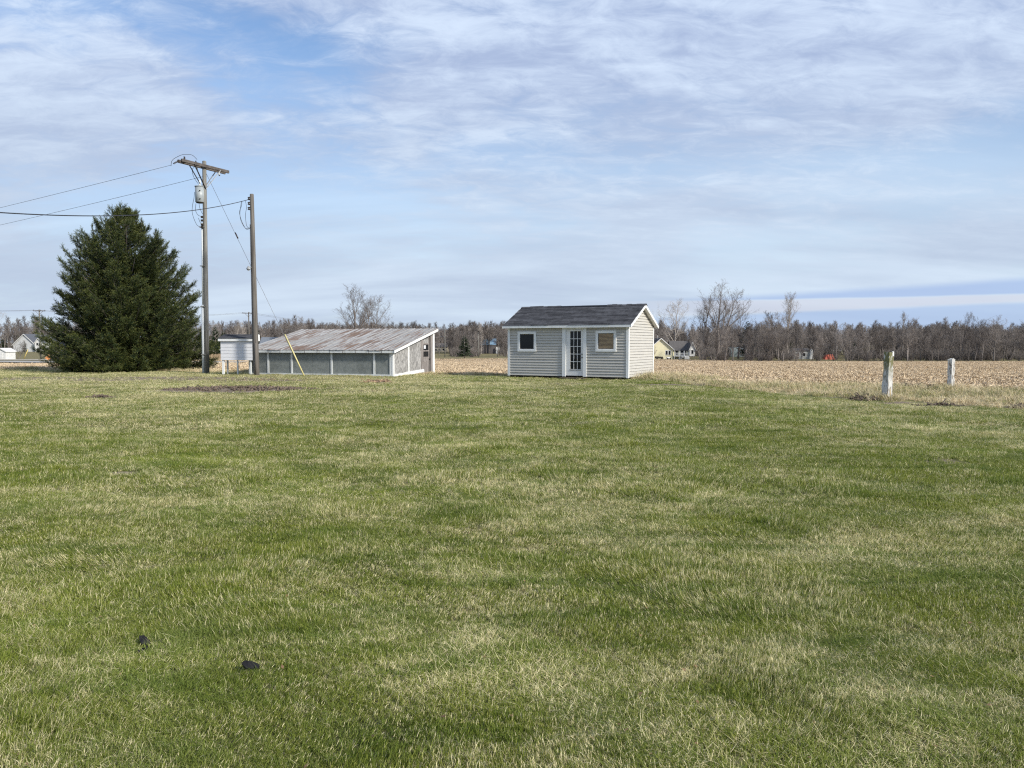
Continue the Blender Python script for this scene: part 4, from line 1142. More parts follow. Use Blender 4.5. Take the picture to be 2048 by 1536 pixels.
# ------------------------------------------------------------------ big spruce
def spruce():
    Y = 44.5; X = at(257, 740, Y).x; z0 = h1(X, Y)
    o = empty('spruce_tree', (X, Y, z0), 0, 'big dark green spruce with boughs down to the lawn, left of the utility pole', 'tree')
    rnd = np.random.default_rng(12)
    HT = 9.0
    prof_z = [0, .35, 1.3, 2.6, 4.0, 5.4, 6.8, 7.7, 8.3, 8.7, 9.1]; prof_r = [3.7, 4.1, 4.35, 4.1, 3.75, 3.2, 2.65, 2.2, 1.85, 1.2, .3]
    def env(z): return np.interp(z, prof_z, prof_r)
    MB().tube([(0, 0, -.3), (0, 0, 3), (0, 0, 6), (0, 0, 8.9)], [.24, .18, .10, .015], 8).build('trunk', m_barkd, o)
    W = MB(); P, D, S = [], [], []
    def bez(a, b, c, t): return a * (1 - t) ** 2 + b * 2 * t * (1 - t) + c * t * t
    nb = 500
    for i in range(nb):
        f = (i + rnd.uniform()) / nb
        zt = .15 + 8.9 * f ** 1.25; lv = .78; zt = (math.floor(zt / lv) + .5 + rnd.normal(0, .12)) * lv; zt = min(max(zt, .12), 9.0)
        az = i * 2.39996 + rnd.normal(0, .2); r = env(zt) * rnd.uniform(.78, 1.06) * (1 + .10 * math.sin(az * 3 + zt * 1.3))
        if zt > 8.0: r *= rnd.uniform(.3, 1)
        steep = np.interp(zt, [0, 2, 5, 8, 9], [.08, .28, .62, 1.0, 1.5])
        zs = max(zt - r * steep * .85 - .1, .12); zs = min(zs, HT - .5)
        d = np.array([math.cos(az), math.sin(az), 0])
        a = np.array([0, 0, zs]); c = d * r + np.array([0, 0, zt + rnd.normal(0, .12)]); b = d * r * .62 + np.array([0, 0, zs + (zt - zs) * .22 - .10 * r * (zt < 3)])
        pts = [bez(a, b, c, t) for t in np.linspace(0, 1, 6)]
        W.tube([Vector(q) for q in pts], [.045, .036, .028, .02, .012, .005], 4, cap=False)
        L = np.linalg.norm(c - a); ns = int(6 + L * 6.0)
        for j in range(ns):
            t = .30 + .70 * (j + rnd.uniform()) / ns
            p = bez(a, b, c, t); tg = bez(a, b, c, min(t + .02, 1.02)) - bez(a, b, c, t - .02); tg /= np.linalg.norm(tg)
            sd = np.cross(tg, [0, 0, 1]); sd /= np.linalg.norm(sd) + 1e-9
            k = rnd.choice((-1, 1)); l2 = (.30 + .75 * (1 - t)) * rnd.uniform(.6, 1.2) * min(1, L / 3 + .35)
            e = tg * rnd.uniform(.4, .9) + sd * k * rnd.uniform(.5, 1) + np.array([0, 0, rnd.uniform(-.35, .35)]); e /= np.linalg.norm(e)
            m = max(2, int(l2 / .15))
            for q in range(m):
                u = (q + rnd.uniform(.2, .9)) / m; P.append(p + e * l2 * u * .9)
                v = e + rnd.normal(0, .42, 3) + np.array([0, 0, .22]); D.append(v / np.linalg.norm(v)); S.append(rnd.uniform(.75, 1.2))
        for q in range(5):                                     # leading shoot
            t = .86 + .14 * q / 4; P.append(bez(a, b, c, t)); v = (c - b) / np.linalg.norm(c - b) + rnd.normal(0, .15, 3) + np.array([0, 0, .35]); D.append(v / np.linalg.norm(v)); S.append(rnd.uniform(.8, 1.25))
    # a few upright leaders break the top
    for lx, ly, lz in ((-.35, 0, 9.15), (-1.25, .2, 8.8), (.6, .3, 8.95), (1.1, -.2, 8.6), (-1.9, 0, 8.3), (.1, -.6, 9.0), (1.7, .2, 8.0)):
        base = np.array([lx * .8, ly, lz - 1.4]); tip = np.array([lx, ly, lz]); W.tube([Vector(base), Vector(tip)], [.03, .006], 4)
        for q in range(44):
            u = rnd.uniform(0, 1); a = rnd.uniform(0, 6.28); P.append(base + (tip - base) * u); w = (1 - u) * .9 + .15
            v = np.array([math.cos(a) * w, math.sin(a) * w, .7]); D.append(v / np.linalg.norm(v)); S.append(.6 + .8 * (1 - u))
    P = np.array(P); D = np.array(D); S = np.array(S)
    k = P[:, 2] > .02; P, D, S = P[k], D[k], S[k]
    n = len(P)
    rot = np.stack([rnd.uniform(0, 6.28, n), -np.arcsin(np.clip(D[:, 2], -1, 1)), np.arctan2(D[:, 1], D[:, 0])], 1)
    m_sp = NT('spruce_needles'); m_sp.set(.55, .3)
    r_, b_ = m_sp.rand(), m_sp.attr('blade')
    n_ = m_sp.noise(m_sp.pos(), 1.6, 3, .6); r_ = m_sp.math('ADD', m_sp.math('MULTIPLY', r_, .5), m_sp.ss(n_, .36, .66, 0, .5))
    c_ = m_sp.mix(m_sp.ss(r_, .1, .9), (.012, .026, .009), (.050, .066, .016)); m_sp.col(m_sp.mix(m_sp.ss(b_, .55, 1.0, 0, .8), c_, (.125, .135, .034)))  # olive shoot tips, their colour lifted to look sunlit
    meshes = []
    for sd_ in range(3):                                       # a needled shoot, 0.34 m along +x with two side sprigs
        r = np.random.default_rng(80 + sd_); V, F, B = [], [], []
        axes = [((0, 0, 0), (1, 0, 0), .34), ((.10, 0, 0), (.75, .6, .1), .17), ((.14, 0, 0), (.75, -.6, .05), .15)]
        for a0, dd, ln in axes:
            a0 = np.array(a0, float); dd = np.array(dd, float); dd /= np.linalg.norm(dd)
            m = int(ln / .010)
            for q in range(m):
                u = q / m; a = r.uniform(0, 6.28); s1 = np.cross(dd, [.1, .2, 1]); s1 /= np.linalg.norm(s1); s2 = np.cross(dd, s1)
                nd = s1 * math.cos(a) + s2 * math.sin(a); c = a0 + dd * ln * u; tip = c + nd * .050 * (1.1 - .5 * u) + dd * .034; w = dd * .0085
                o_ = len(V); V += [c - w, c + w, tip]; F.append((o_, o_ + 1, o_ + 2)); B += [u, u, min(u + .15, 1)]
        me = mesh_np('spruce_shoot', np.array(V), np.array(F), m_sp.m, False); a_ = me.attributes.new('blade', 'FLOAT', 'POINT'); a_.data.foreach_set('value', np.array(B, np.float32)); meshes.append(me)
    shoots = proto_coll('spruce_shoot', meshes)
    crown = scatter('crown', P, rot, np.stack([S, S, S], 1), rnd.integers(0, 3, n), shoots, o)
    W.build('boughs', m_barkd, o)
    return n
spruce()

# ------------------------------------------------------------------ white fence posts
def post_material(moss):
    t = NT('peeling_white_post'); t.set(.8, .2); p = t.obj()
    v = t.noise(t.map(p, (5, 5, 1.6)), 3.2, 6, .68, .3); s = t.n('ShaderNodeSeparateXYZ'); t.l(p, s.inputs[0])
    c = t.mix(t.ss(v, .47, .60), (.54, .54, .52), (.22, .20, .175))
    if moss:
        k = t.math('MULTIPLY', t.ss(s.outputs[2], .45, 1.1), t.ss(t.noise(t.map(p, (4, 4, 2)), 2.6, 5, .6), .38, .54)); c = t.mix(k, c, (.16, .155, .075))
    t.col(c); t.bump(v, .6, .01); return t.m
def post(px, py, ptop, Y, w, lean, moss, label, seed):
    x = at(px, py, Y).x; z = h1(x, Y); h = at(px, ptop, Y).z - z; r = random.Random(seed)
    o = empty('fence_post', (x, Y, z), .45, label, 'post', 'old white fence posts at the field edge')
    V, F = [], []; n = 10; ring = [(-1, -1), (-.2, -1.03), (.4, -.98), (1, -1), (1.02, .1), (1, 1), (0, 1.02), (-1, 1), (-1.02, 0)]; m = len(ring)
    for i in range(n + 1):
        t = i / n; ww = w / 2 * (1 + .05 * r.gauss(0, 1)) * (1.06 - .10 * t)
        for k, (a, b) in enumerate(ring):
            j = 1 + .035 * r.gauss(0, 1); top = (r.uniform(-.035, .02) if i == n else 0)
            V.append((a * ww * j + lean * t * h, b * ww * j, -.25 + (h + .25) * t + top))
    F = [(i * m + k, i * m + (k + 1) % m, (i + 1) * m + (k + 1) % m, (i + 1) * m + k) for i in range(n) for k in range(m)] + [tuple(n * m + k for k in range(m))]
    MB().add(V, F).build('shaft', post_material(moss), o)
    if moss:
        MB().hexa([(w * .15 + lean * h, -w * .53, h - .10), (w * .5 + lean * h, -w * .53, h - .12), (w * .5 + lean * h, -w * .40, h - .12), (w * .15 + lean * h, -w * .40, h - .10),
                   (w * .15 + lean * h, -w * .53, h + .02), (w * .47 + lean * h, -w * .53, h + .01), (w * .47 + lean * h, -w * .40, h + .01), (w * .15 + lean * h, -w * .40, h + .02)]).build('paint_flake', m_white, o)
        MB().hexa([(-w * .1, -w * .58, 0.02), (w * .25, -w * .58, .02), (w * .25, -w * .48, .02), (-w * .1, -w * .48, .02), (-w * .05, -w * .58, .30), (w * .12, -w * .58, .33), (w * .12, -w * .48, .33), (-w * .05, -w * .48, .30)]).build('split_wood', plain('fresh_wood', (.42, .33, .19), rough=.9), o)
post(1773, 800, 704, 21.6, .185, .035, True, 'taller mossy white wooden post, top stained green, leaning at the lawn edge', 1)
post(1901, 777, 717, 27.0, .165, .005, False, 'shorter upright white wooden post with peeling paint at the stubble edge', 2)

# ------------------------------------------------------------------ small things on the lawn
m_plastic = plain('black_plastic', (.012, .012, .014), (.020, .020, .023), 9, rough=.75, spec=.12)
def scrap(px, py, w, d, label, seed, tilt, rz):
    x, y = ground_xy(px, py); r = random.Random(seed); z = h1(x, y)
    o = bpy.data.objects.new('black_scrap', None)
    V = []; n = 7
    for s in (0, 1):
        for i in range(n):
            t = i / (n - 1); bend = .022 * math.sin(t * 2.6 + seed) * (1 if s else .7)
            V.append(((t - .5) * w + r.gauss(0, .004), (s - .5) * d * (1.1 - 1.0 * abs(t - .35)) + r.gauss(0, .004), bend + tilt * (s - .3) * d))
    top = [(a, b, c + .006) for a, b, c in V]; k = len(V)
    F = [(i, i + 1, n + i + 1, n + i) for i in range(n - 1)]; F2 = [tuple(reversed([q + k for q in f])) for f in F]
    rim = list(range(n)) + list(range(2 * n - 1, n - 1, -1)); E = [(rim[i], rim[(i + 1) % len(rim)], rim[(i + 1) % len(rim)] + k, rim[i] + k) for i in range(len(rim))]
    ob = MB().add(V + top, F + F2 + E).build('black_scrap', m_plastic); ob.location = (x, y, z + .026); ob.rotation_euler = (.25, -.1, rz)
    tag(ob, label, 'scrap', 'black scraps lying on the lawn')
scrap(503, 1347, .072, .028, 'wedge shaped black scrap lying alone in the nearest turf', 1, .4, .35)
scrap(291, 1288, .055, .036, 'largest ragged black scrap of the cluster of three', 2, .3, -.2)
scrap(321, 1285, .026, .022, 'smallest black chip, right of the cluster of three', 3, .6, .9)
scrap(286, 1304, .05, .024, 'narrow slanted black scrap, lowest of the cluster of three', 4, .5, .6)

m_clod = plain('soil_clods', (.16, .125, .098), (.085, .066, .052), 5, rough=.95, spec=.1)
m_chip = plain('wood_chips', (.34, .24, .145), (.18, .12, .08), 5, rough=.9, rnd=.4)
def lump_mesh(name, seed, n, sx, sy, size, m, chips=0.):
    """clods and bits heaped over an area, as one mass"""
    r = random.Random(seed); B = MB()
    for i in range(n):
        a, q = r.uniform(0, 6.28), math.sqrt(r.random()); x, y = sx * q * math.cos(a), sy * q * math.sin(a); s = size * r.uniform(.35, 1.2)
        c = Vector((x, y, s * .15 + (1 - q) * size * .9))
        if r.random() < chips:
            d = Vector((r.gauss(0, 1), r.gauss(0, 1), r.gauss(0, .35))).normalized(); B.bar(c, c + d * s * 2.4, s * .32, s * .16)
        else:
            P = [c + Vector(q_).normalized() * s * .5 * r.uniform(.6, 1.3) for q_ in ((1, 0, 0), (0, 1, 0), (-1, 0, 0), (0, -1, 0), (.2, .1, .8), (.1, 0, -.8))]
            B.add(P, [(0, 1, 4), (1, 2, 4), (2, 3, 4), (3, 0, 4), (1, 0, 5), (2, 1, 5), (3, 2, 5), (0, 3, 5)])
    return B
def heap(name, px, py, n, sx, sy, size, m, label, cat, seed, chips=0., kind=None):
    x, y = ground_xy(px, py); o = lump_mesh(name, seed, n, sx, sy, size, m, chips).build(name, m); o.location = (x, y, h1(x, y)); o['kind'] = kind or 'thing'
    return tag(o, label, cat)
heap('soil_clods', 480, 780, 480, 2.6, 1.1, .11, m_clod, 'dark turned soil clods on the bare patch before the raised box', 'soil', 1, .1, 'stuff')
heap('wood_chip_heap', 755, 764, 130, .55, .45, .10, m_chip, 'small heap of brown wood chips before the coop corner', 'wood chips', 2, .75)
heap('wood_chips', 480, 760, 160, 3.6, .6, .05, m_chip, 'thin scatter of pale wood chips beyond the bare soil', 'wood chips', 3, .9, 'stuff')
heap('soil_mound', 197, 797, 60, .45, .35, .08, m_clod, 'small dark molehill alone in the lawn before the spruce', 'molehill', 4)
heap('brush_heap', 1750, 800, 120, .75, .35, .09, m_clod, 'dark earth and twigs at the foot of the mossy post', 'earth heap', 5, .5)
heap('earth_bank', 1880, 813, 90, .6, .25, .09, m_clod, 'low dark earth bank along the lawn edge between the white posts', 'earth heap', 6, .3)
heap('earth_lump', 2040, 815, 60, .4, .25, .10, m_clod, 'dark earth lump at the lawn edge by the picture edge', 'earth heap', 7, .5)
heap('twig_pile', 1830, 776, 160, .9, .4, .10, m_clod, 'brown twig pile lying at the stubble edge between the white posts', 'twig pile', 8, .9)

# ------------------------------------------------------------------ far buildings
def house_mats(): pass
m_cream = plain('cream_siding', (.74, .69, .47), (.68, .63, .43), 2, (1, 1, 5), rough=.6)
m_farw = plain('far_white', (.72, .72, .70), (.62, .62, .60), 2, rough=.6)
m_froof = plain('far_grey_roof', (.115, .108, .105), (.085, .08, .078), 3, rough=.9)
m_froofb = plain('far_blue_roof', (.22, .34, .46), (.17, .27, .37), 2, rough=.5)
m_slate = plain('far_slate_roof', (.10, .11, .13), rough=.9)
def gable(o, x0, x1, y0, y1, z0, ze, zr, wm, rm, axis='x', ov=.35):
    """walls and gable roof; the ridge runs along axis"""
    MB().box(x0, x1, y0, y1, z0, ze).build('wall', wm, o)
    if axis == 'x':
        m = (y0 + y1) / 2; MB().prism([(y0, ze), (y1, ze), (m, zr)], 0, x0 + .01, x1 - .01).build('gable_wall', wm, o)
        B = MB()
        for s in (-1, 1):
            e = m + s * ((y1 - y0) / 2 + ov); k = (zr - ze) / ((y1 - y0) / 2); B.prism([(e, ze - ov * k), (m, zr), (m, zr + .2), (e, ze - ov * k + .2)], 0, x0 - ov, x1 + ov)
    else:
        m = (x0 + x1) / 2; MB().prism([(x0, ze), (x1, ze), (m, zr)], 1, y0 + .01, y1 - .01).build('gable_wall', wm, o)
        B = MB()
        for s in (-1, 1):
            e = m + s * ((x1 - x0) / 2 + ov); k = (zr - ze) / ((x1 - x0) / 2); B.prism([(e, ze - ov * k), (m, zr), (m, zr + .2), (e, ze - ov * k + .2)], 1, y0 - ov, y1 + ov)
    return B.build('roof', rm, o)
def fwin(o, x0, x1, z0, z1, y, label=None):
    w = MB().box(x0 - .14, x1 + .14, y - .06, y, z0 - .14, z1 + .14).build('window', m_farw, o); MB().box(x0, x1, y - .09, y - .061, z0, z1).build('pane', m_glass, w); return w
def rake(o, x0, x1, ze, zr, y, m, w=.28):
    mid = (x0 + x1) / 2
    for a, b in ((x0, mid), (x1, mid)):
        MB().prism([(a, ze - w), (b, zr - w), (b, zr), (a, ze)], 1, y - .08, y).build('rake_board', m, o)
def PX(px, Y): return (px - CX) / F_PX * Y

def yellow_house():
    Y = 226; x = PX(1308, Y); z = h1(x, Y)
    o = empty('yellow_house', (x, Y, z), 0, 'pale yellow house with grey roof and white porch steps behind the grey shed', 'house')
    gable(o, -1.6, 5.6, 0, 9, -.5, 3.0, 6.1, m_cream, m_froof, 'y'); rake(o, -1.95, 5.95, 2.8, 6.25, -.36, m_farw)
    gable(o, 5.6, 10.6, 1.6, 9, -.5, 2.7, 5.2, m_cream, m_froof, 'x')
    fwin(o, 3.45, 3.95, 1.35, 2.5, 0); fwin(o, 4.3, 4.8, 1.35, 2.5, 0)
    gable(o, 10.3, 11.9, -.6, 4, .9, 3.0, 5.0, m_farw, m_froof, 'y', .25); rake(o, 10.0, 12.2, 2.7, 5.15, -.86, m_farw, .3)
    fwin(o, 10.8, 11.4, 1.6, 2.7, -.6)
    for a, b in ((6.6, 7.3), (8.2, 8.9), (9.2, 9.7)): fwin(o, a, b, 1.2, 2.5, 1.6)
    MB().box(5.7, 10.3, -.4, 1.5, .85, 1.0).build('porch_deck', m_farw, o)
    for a in (5.8, 7.3, 8.8, 10.2): MB().box(a, a + .12, -.38, -.26, -.5, 2.5).build('porch_post', m_farw, o)
    MB().box(5.75, 10.3, -.37, -.31, 1.75, 1.87).build('porch_rail', m_farw, o)
    for i in range(16): MB().box(5.95 + i * .28, 6.01 + i * .28, -.36, -.32, 1.0, 1.75).build('baluster', m_farw, o)
    for i in range(5): MB().box(6.0 + i * .5, 6.9 + i * .5, -1.4, -.45, -.4 + i * .26, -.3 + i * .26).build('porch_step', m_farw, o)
    MB().box(8.9, 10.2, -.5, -.42, -.4, .85).build('porch_skirt', m_farw, o)
    MB().tube([(1.6, 3, 5.9), (1.6, 3, 7.0)], .08, 6).build('vent_pipe', m_farw, o)
    for k, (px, w, h, m, nm, lab, cat) in enumerate(((1318, 2.4, .9, m_dark, 'tarped_trailer', 'dark low trailer parked by the yellow house wall', 'trailer'), (1337, 1.2, .7, m_farw, 'white_bin', 'small white bin by the yellow house corner', 'bin'))):
        q = empty(nm, (PX(px, Y - 4), Y - 4, h1(PX(px, Y - 4), Y - 4)), .1, lab, cat)
        MB().hexa([(-w / 2, -.5, .25), (w / 2, -.5, .25), (w / 2, .5, .25), (-w / 2, .5, .25), (-w / 2 + .1, -.4, h), (w / 2 - .2, -.4, h - .1), (w / 2 - .2, .4, h - .1), (-w / 2 + .1, .4, h)]).build('body', m, q)
        for s in (-1, 1):
            MB().tube([(s * w * .3, -.58, .25), (s * w * .3, -.45, .25)], .25, 10).build('wheel', m_dark, q)
yellow_house()

def white_house():
    Y = 352; x = PX(30, Y); z = h1(x, Y)
    o = empty('white_house', (x, Y, z), 0, 'white house with steep gables and slate roof half behind the spruce', 'house')
    m_g = plain('shaded_white_siding', (.56, .57, .57), rough=.6)  # white siding greyed: the gable's shade is put into its colour
    gable(o, -2, 8.6, 2, 12, -1, 3.2, 8.0, m_g, m_slate, 'y'); rake(o, -2.3, 8.9, 3.0, 8.2, 1.6, m_farw, .35)
    gable(o, 8.0, 27, 3, 11, -1, 3.6, 7.6, m_farw, m_slate, 'x')
    gable(o, 8.9, 12.4, .6, 7, -1, 4.0, 6.2, m_farw, m_slate, 'y', .3); rake(o, 8.5, 12.8, 3.6, 6.4, .25, m_farw, .3)
    gable(o, 13.6, 18.4, 1.2, 8, -1, 3.6, 6.8, m_farw, m_slate, 'y', .3); rake(o, 13.2, 18.8, 3.2, 7.0, .85, m_farw, .3)
    fwin(o, 9.8, 10.5, 2.9, 4.0, .6); fwin(o, 10.8, 11.5, 2.9, 4.0, .6)
    MB().box(10.0, 11.4, .5, .59, -.5, 1.6).build('door', m_dark, o); fwin(o, 15.2, 16.8, 1.2, 2.6, 1.2)
    gable(o, 20, 28, -1, 5, -1, 2.4, 4.4, m_farw, m_slate, 'x')
white_house()
def small_shed(name, px0, px1, Y, ze, zr, wm, rm, label, cat='shed', d=3, axis='y', base=0.):
    x = PX(px0, Y); w = PX(px1, Y) - x; o = empty(name, (x, Y, h1(x, Y) + base), 0, label, cat); gable(o, 0, w, 0, d, -.6, ze, zr, wm, rm, axis, .15); return o, w
o, w = small_shed('white_garden_shed', -8, 12, 152, 1.5, 2.05, m_farw, m_farw, 'small white gabled shed by the road at the picture edge')
MB().box(w * .25, w * .7, -.05, .0, -.3, 1.2).build('door', m_farw, o)
o, w = small_shed('pale_outbuilding', 1588, 1619, 228, 2.4, 3.0, plain('dull_pale', (.50, .50, .46)), m_froof, 'pale low outbuilding behind the bare hedge trees', d=4, axis='x')
fwin(o, .8, 1.5, .9, 1.8, 0); fwin(o, 2.6, 3.3, .9, 1.8, 0)
MB().prism([(w - .2, -.5), (w + 1.0, -.5), (w + .8, 2.6), (w + .4, 3.1), (w, 2.6)], 1, -.4, -.2).build('end_panel', m_farw, o)
o, w = small_shed('white_gable_house', 1660, 1684, 305, 3.4, 5.6, m_farw, m_froof, 'white gable peak glimpsed high among the bare trees', 'house', 6, 'x', 2.2)
o, w = small_shed('blue_roof_barn', 962, 992, 345, 3.4, 6.0, plain('barn_dark', (.12, .11, .11)), m_froofb, 'dark barn with a bright blue roof beyond the stubble', 'barn', 9, 'x', .6)
MB().box(w, w + 1.6, -1, 3, -.6, 2.4).build('lean_to', m_farw, o)
o, w = small_shed('cream_house', 866, 895, 402, 2.5, 4.4, plain('cream_wall', (.62, .55, .42)), m_froof, 'low cream house with grey roof right of the coop', 'house', 8, 'x')
for a in (1.2, 3.0, 5.2): fwin(o, a, a + .8, .9, 1.9, 0)
o, w = small_shed('slate_roof_house', 518, 585, 335, 2.2, 6.2, m_dark, plain('blue_grey_roof', (.17, .19, .22)), 'long low blue grey roof just behind the coop roof', 'house', 9, 'x', .4)
# hoop house
x = PX(1458, 268); o = empty('hoop_house', (x, 268, h1(x, 268)), 0, 'pale glassy hoop house glimpsed through the bare trees', 'greenhouse')
m_hoop = plain('hazy_film', (.34, .40, .40), (.25, .30, .30), 2, rough=.3)
B = MB(); V = []; n = 9
for k in range(2):
    for i in range(n): a = math.pi * i / (n - 1); V.append((0 if k == 0 else 5.8, 2 - 2 * math.cos(a), 1.6 + 1.7 * math.sin(a)))
B.add(V, [(i, i + 1, n + i + 1, n + i) for i in range(n - 1)], True); B.box(0.02, 5.78, .0, .05, -.4, 1.6).build('cover', m_hoop, o)
for i in range(5): MB().box(i * 1.43, i * 1.43 + .08, -.06, -.01, -.4, 1.7).build('rib', m_farw, o)
# orange red tent
x = PX(1652, 224); o = empty('red_tent', (x, 224, h1(x, 224)), 0, 'orange red low tarp tent behind the dark forked tree', 'tent')
MB().add([(-.4, 0, -.2), (2.8, 0, -.2), (2.8, 2.2, -.2), (-.4, 2.2, -.2), (.3, .5, 1.3), (2.2, .5, 1.5), (2.2, 1.7, 1.5), (.3, 1.7, 1.3)],
         [(0, 1, 5, 4), (1, 2, 6, 5), (2, 3, 7, 6), (3, 0, 4, 7), (4, 5, 6, 7)]).build('cover', plain('red_tarp', (.42, .09, .05), (.34, .075, .045), 2, rough=.6), o)
MB().tube([(1.2, -.05, -.2), (1.2, .45, 1.45)], .04, 5).build('pole', m_dark, o)
# plank fence behind the raised box
Y = 165; x = PX(418, Y); o = empty('plank_fence', (x, Y, h1(x, Y)), 0, 'short run of tan plank fence glimpsed beside the raised box', 'fence')
m_plank = plain('tan_plank', (.40, .30, .19), (.30, .22, .14), 2, (1, 1, .3), rough=.85, rnd=.2)
for i in range(22): MB().box(i * .20, i * .20 + .185, 0, .03, -.4, 1.15 + .03 * math.sin(i * 2.1)).build('plank', m_plank, o)
for z in (.2, .9): MB().box(0, 4.4, .03, .08, z, z + .1).build('rail', m_plank, o)
for i in range(3): MB().box(i * 2.15, i * 2.15 + .1, .08, .18, -.4, 1.2).build('fence_post', m_plank, o)

# far poles and their lines
def far_pole(px, base, top, Y, arm, label, arm2=False, m=None, rz=.2):
    x = PX(px, Y); z = h1(x, Y); zt = at(px, top, Y).z - z
    o = empty('far_utility_pole', (x, Y, z), rz, label, 'pole', 'utility poles along the far road')
    MB().tube([(0, 0, -.4), (0, 0, zt * .5), (0, 0, zt)], [.17, .15, .12], 8).build('pole', m or m_pole, o)
    if arm:
        MB().box(-arm / 2, arm / 2, -.22, -.12, zt - .35, zt - .20).build('crossarm', m_arm, o)
        for s in (-1, 1): MB().bar((s * arm * .3, -.14, zt - .32), (0, -.14, zt - 1.1), .05).build('brace', m_arm, o)
        for s in (-.46, .1, .46): MB().tube([(s * arm, -.17, zt - .2), (s * arm, -.17, zt - .02)], [.05, .03], 6).build('insulator', m_ins, o)
    if arm2: MB().box(-arm * .55, arm * .55, -.22, -.14, zt - 1.65, zt - 1.55).build('lower_arm', m_arm, o)
    return Vector((x, Y - .17, z + zt - .1))
fp = [far_pole(82, 720, 619, 150, 2.1, 'far utility pole with two crossarms before the white house', True, m_pole, .35),
      far_pole(499, 700, 624, 175, 2.7, 'far utility pole with a flat T crossarm above the raised box', False, m_pole2, 0.05),
      far_pole(890, 715, 657, 262, 0, 'slender far pole just right of the coop', False, m_pole, 0),
      far_pole(957, 712, 665, 255, 1.1, 'slender far pole with a tiny crossarm between the two sheds', False, m_pole, 0)]
for k, (dx, dz, lab) in enumerate(((-.9, 0, 'faint upper line between the far road poles'), (.9, -.05, 'faint second line between the far road poles'), (0, -2.6, 'faint lower line between the far road poles'))):
    a, b, c = (fp[i] + Vector((dx, 0, dz)) for i in (0, 1, 2))
    far = at(-300, 605, 120) + Vector((dx, 0, dz * .8))
    wire('far_line', sag(far, a, .6) + sag(a, b, 1.0)[1:] + sag(b, c, 1.6)[1:], .022, m_wirel, lab, 'lines between the far road poles')
# far guy marker, road sign
a, b = at(46.5, 721, 148), at(56, 699, 148)
tag(MB().tube([a, b], .07, 6).build('guy_marker', plain('far_yellow', (.62, .48, .16), rough=.6)), 'yellow slanting guy marker before the white house', 'guy marker')
Y = 80; x = PX(97, Y); o = empty('road_sign', (x, Y, h1(x, Y)), .5, 'orange road sign on a wooden post peeking from behind the spruce', 'sign')
MB().box(-.05, .05, 0, .08, -.3, 1.2).build('post', m_oldwood, o)
MB().hexa([(-.30, -.03, .60), (0, -.03, .36), (0, 0, .36), (-.30, 0, .60), (0, -.03, 1.0), (.30, -.03, .70), (.30, 0, .70), (0, 0, 1.0)]).build('plate', plain('orange_sign', (.62, .26, .10), rough=.5), o)

# ------------------------------------------------------------------ trees one can tell apart
T = tree_px
T('bare_tree', 8, 708, 588, 205, 'tallest grey bare tree rising behind the coop roof', m=m_bark, sx=1.1, group='bare trees behind the coop')
T('bare_tree', 7, 731, 600, 207, 'straight stemmed bare tree in the middle behind the coop roof', m=m_bark, group='bare trees behind the coop')
T('bare_tree', 8, 750, 606, 210, 'lower bare tree nearest the coop door end of the trio', m=m_bark, sx=1.0, rz=2.0, group='bare trees behind the coop')
T('bare_tree', 6, 1437, 573, 232, 'tallest wide bare tree beside the grey shed roof', m=m_bark, sx=1.15)
T('bare_tree', 7, 1408, 596, 240, 'bare tree just left of the tallest wide one', m=m_bark)
T('bare_tree', 8, 1350, 611, 250, 'low broad bare tree spreading above the yellow house', m=m_barkp)
T('bare_tree', 8, 1478, 628, 236, 'round dark bare crown right of the tallest wide tree', m=m_barkd)
T('bare_tree', 9, 1580, 587, 226, 'tall narrow bare tree alone above the hedge trees', m=m_barkp)
T('bare_tree', 1, 1556, 620, 228, 'smaller bare tree leaning on the tall narrow one', m=m_bark)
T('bare_tree', 4, 1806, 622, 222, 'thin pale bare tree above the mossy post', m=m_barkp, sx=.7)
T('bare_tree', 7, 1926, 628, 216, 'bare tree with a bunched top above the shorter white post', m=m_barkd, sx=.8)
T('bare_tree', 8, 1990, 641, 206, 'wide reddish bare tree near the picture edge', m=m_bark)
T('bare_tree', 0, 2032, 645, 230, 'bare tree cut by the picture edge', m=m_bark)
T('bare_tree', 1, 1877, 662, 206, 'crooked bare tree between the two white posts', m=m_barkd)
T('bare_tree', 5, 1668, 676, 210, 'dark forked low tree in front of the red tent', m=m_barkd, sx=1.3)
T('bare_tree', 3, 1604, 684, 209, 'dark leaning Y shaped tree before the pale outbuilding', m=m_barkd)
T('bare_tree', 8, -34, 596, 130, 'bare tree reaching in at the picture edge beyond the spruce', m=m_barkp)
T('bare_tree', 5, 36, 676, 165, 'small round bare tree before the white house', m=m_bark)
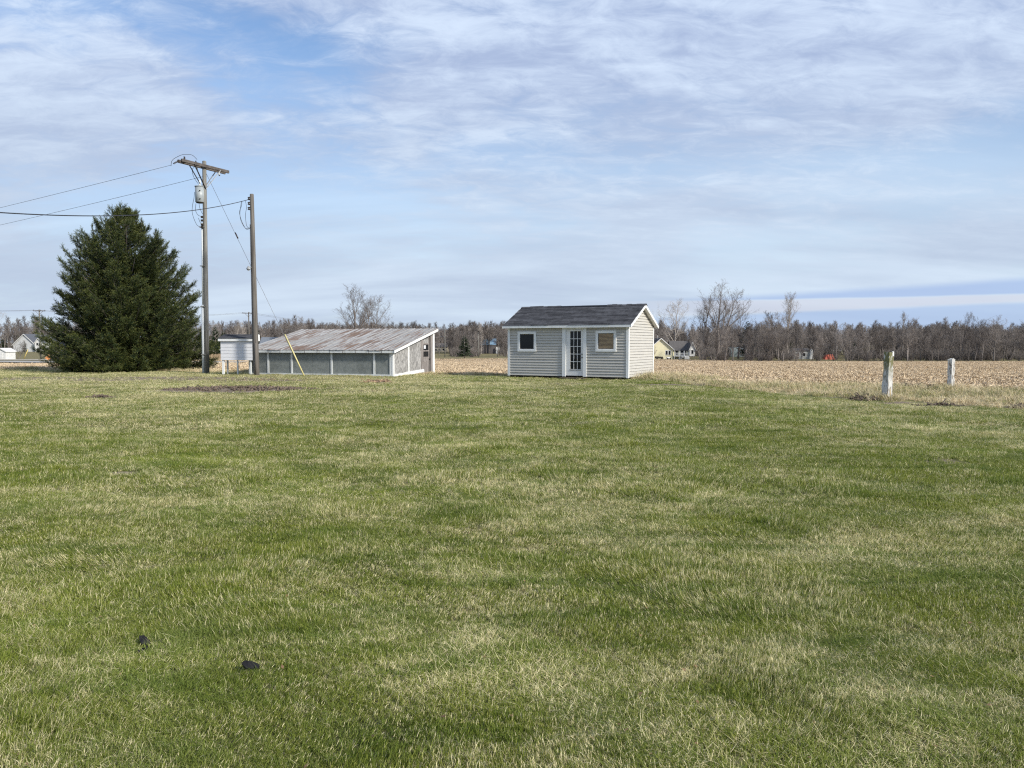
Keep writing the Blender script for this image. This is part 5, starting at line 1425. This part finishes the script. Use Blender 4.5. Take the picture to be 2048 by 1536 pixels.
T('bare_tree', 9, 603, 634, 330, 'distant round topped bare tree above the coop roof end', m=m_bark)
T('bare_tree', 4, 470, 640, 300, 'pale thin birch above the raised box roof', m=m_barkp)
T('bare_tree', 2, 878, 668, 285, 'brown bare tree behind the cream house', m=m_bark)
T('bare_tree', 3, 911, 664, 280, 'dark stemmed bare tree left of the small pine', m=m_barkd)
T('bare_tree', 0, 995, 652, 270, 'bare tree half hidden by the grey shed roof end', m=m_bark)
T('pine_tree', 1, 929, 670, 236, 'small dark green pine standing alone in the field edge', kind='con', m=m_pine, sx=1.35)
T('pine_tree', 1, 430, 652, 190, 'dark green conifer close beside the utility pole', kind='con', m=m_pine)
T('pine_tree', 0, 447, 662, 192, 'dark green conifer behind the raised box', kind='con', m=m_pine, sx=1.3)
T('pine_tree', 2, 49, 682, 300, 'little dark conifer against the white house', kind='con', m=m_pine)
T('pine_tree', 1, 1495, 640, 250, 'dark pine top among the bare hedge trees', kind='con', m=m_pine)
hedge = [1412, 1432, 1452, 1468, 1490, 1503, 1516, 1523, 1536, 1546, 1560, 1567, 1574, 1627, 1640, 1700, 1715, 1736, 1752, 1790, 1820, 1828, 1842, 1852, 1868, 1940, 1953, 1966, 2008]
rn = random.Random(9)
MARKS = [(1400, 'the tallest wide bare tree'), (1484, 'the hoop house'), (1622, 'the pale outbuilding'), (1690, 'the red tent'), (1775, 'the mossy post top'), (1930, 'the bunched top tree')]
ORD = ['first', 'second', 'third', 'fourth', 'fifth', 'sixth', 'seventh', 'eighth', 'ninth', 'tenth']
count = {}
for px in hedge:
    ref = [nm for x_, nm in MARKS if x_ <= px][-1]; k = count.get(ref, 0); count[ref] = k + 1; dk = rn.random() < .5
    T('hedge_tree', rn.choice((1, 2, 4, 0)), px + rn.uniform(-2, 2), rn.uniform(650, 674), rn.uniform(203, 214),
      '%s slender %s hedge tree to the right of %s' % (ORD[k], 'dark' if dk else 'brown', ref), group='slender hedge trees along the far field edge', m=m_barkd if dk else m_bark, sx=1.1)
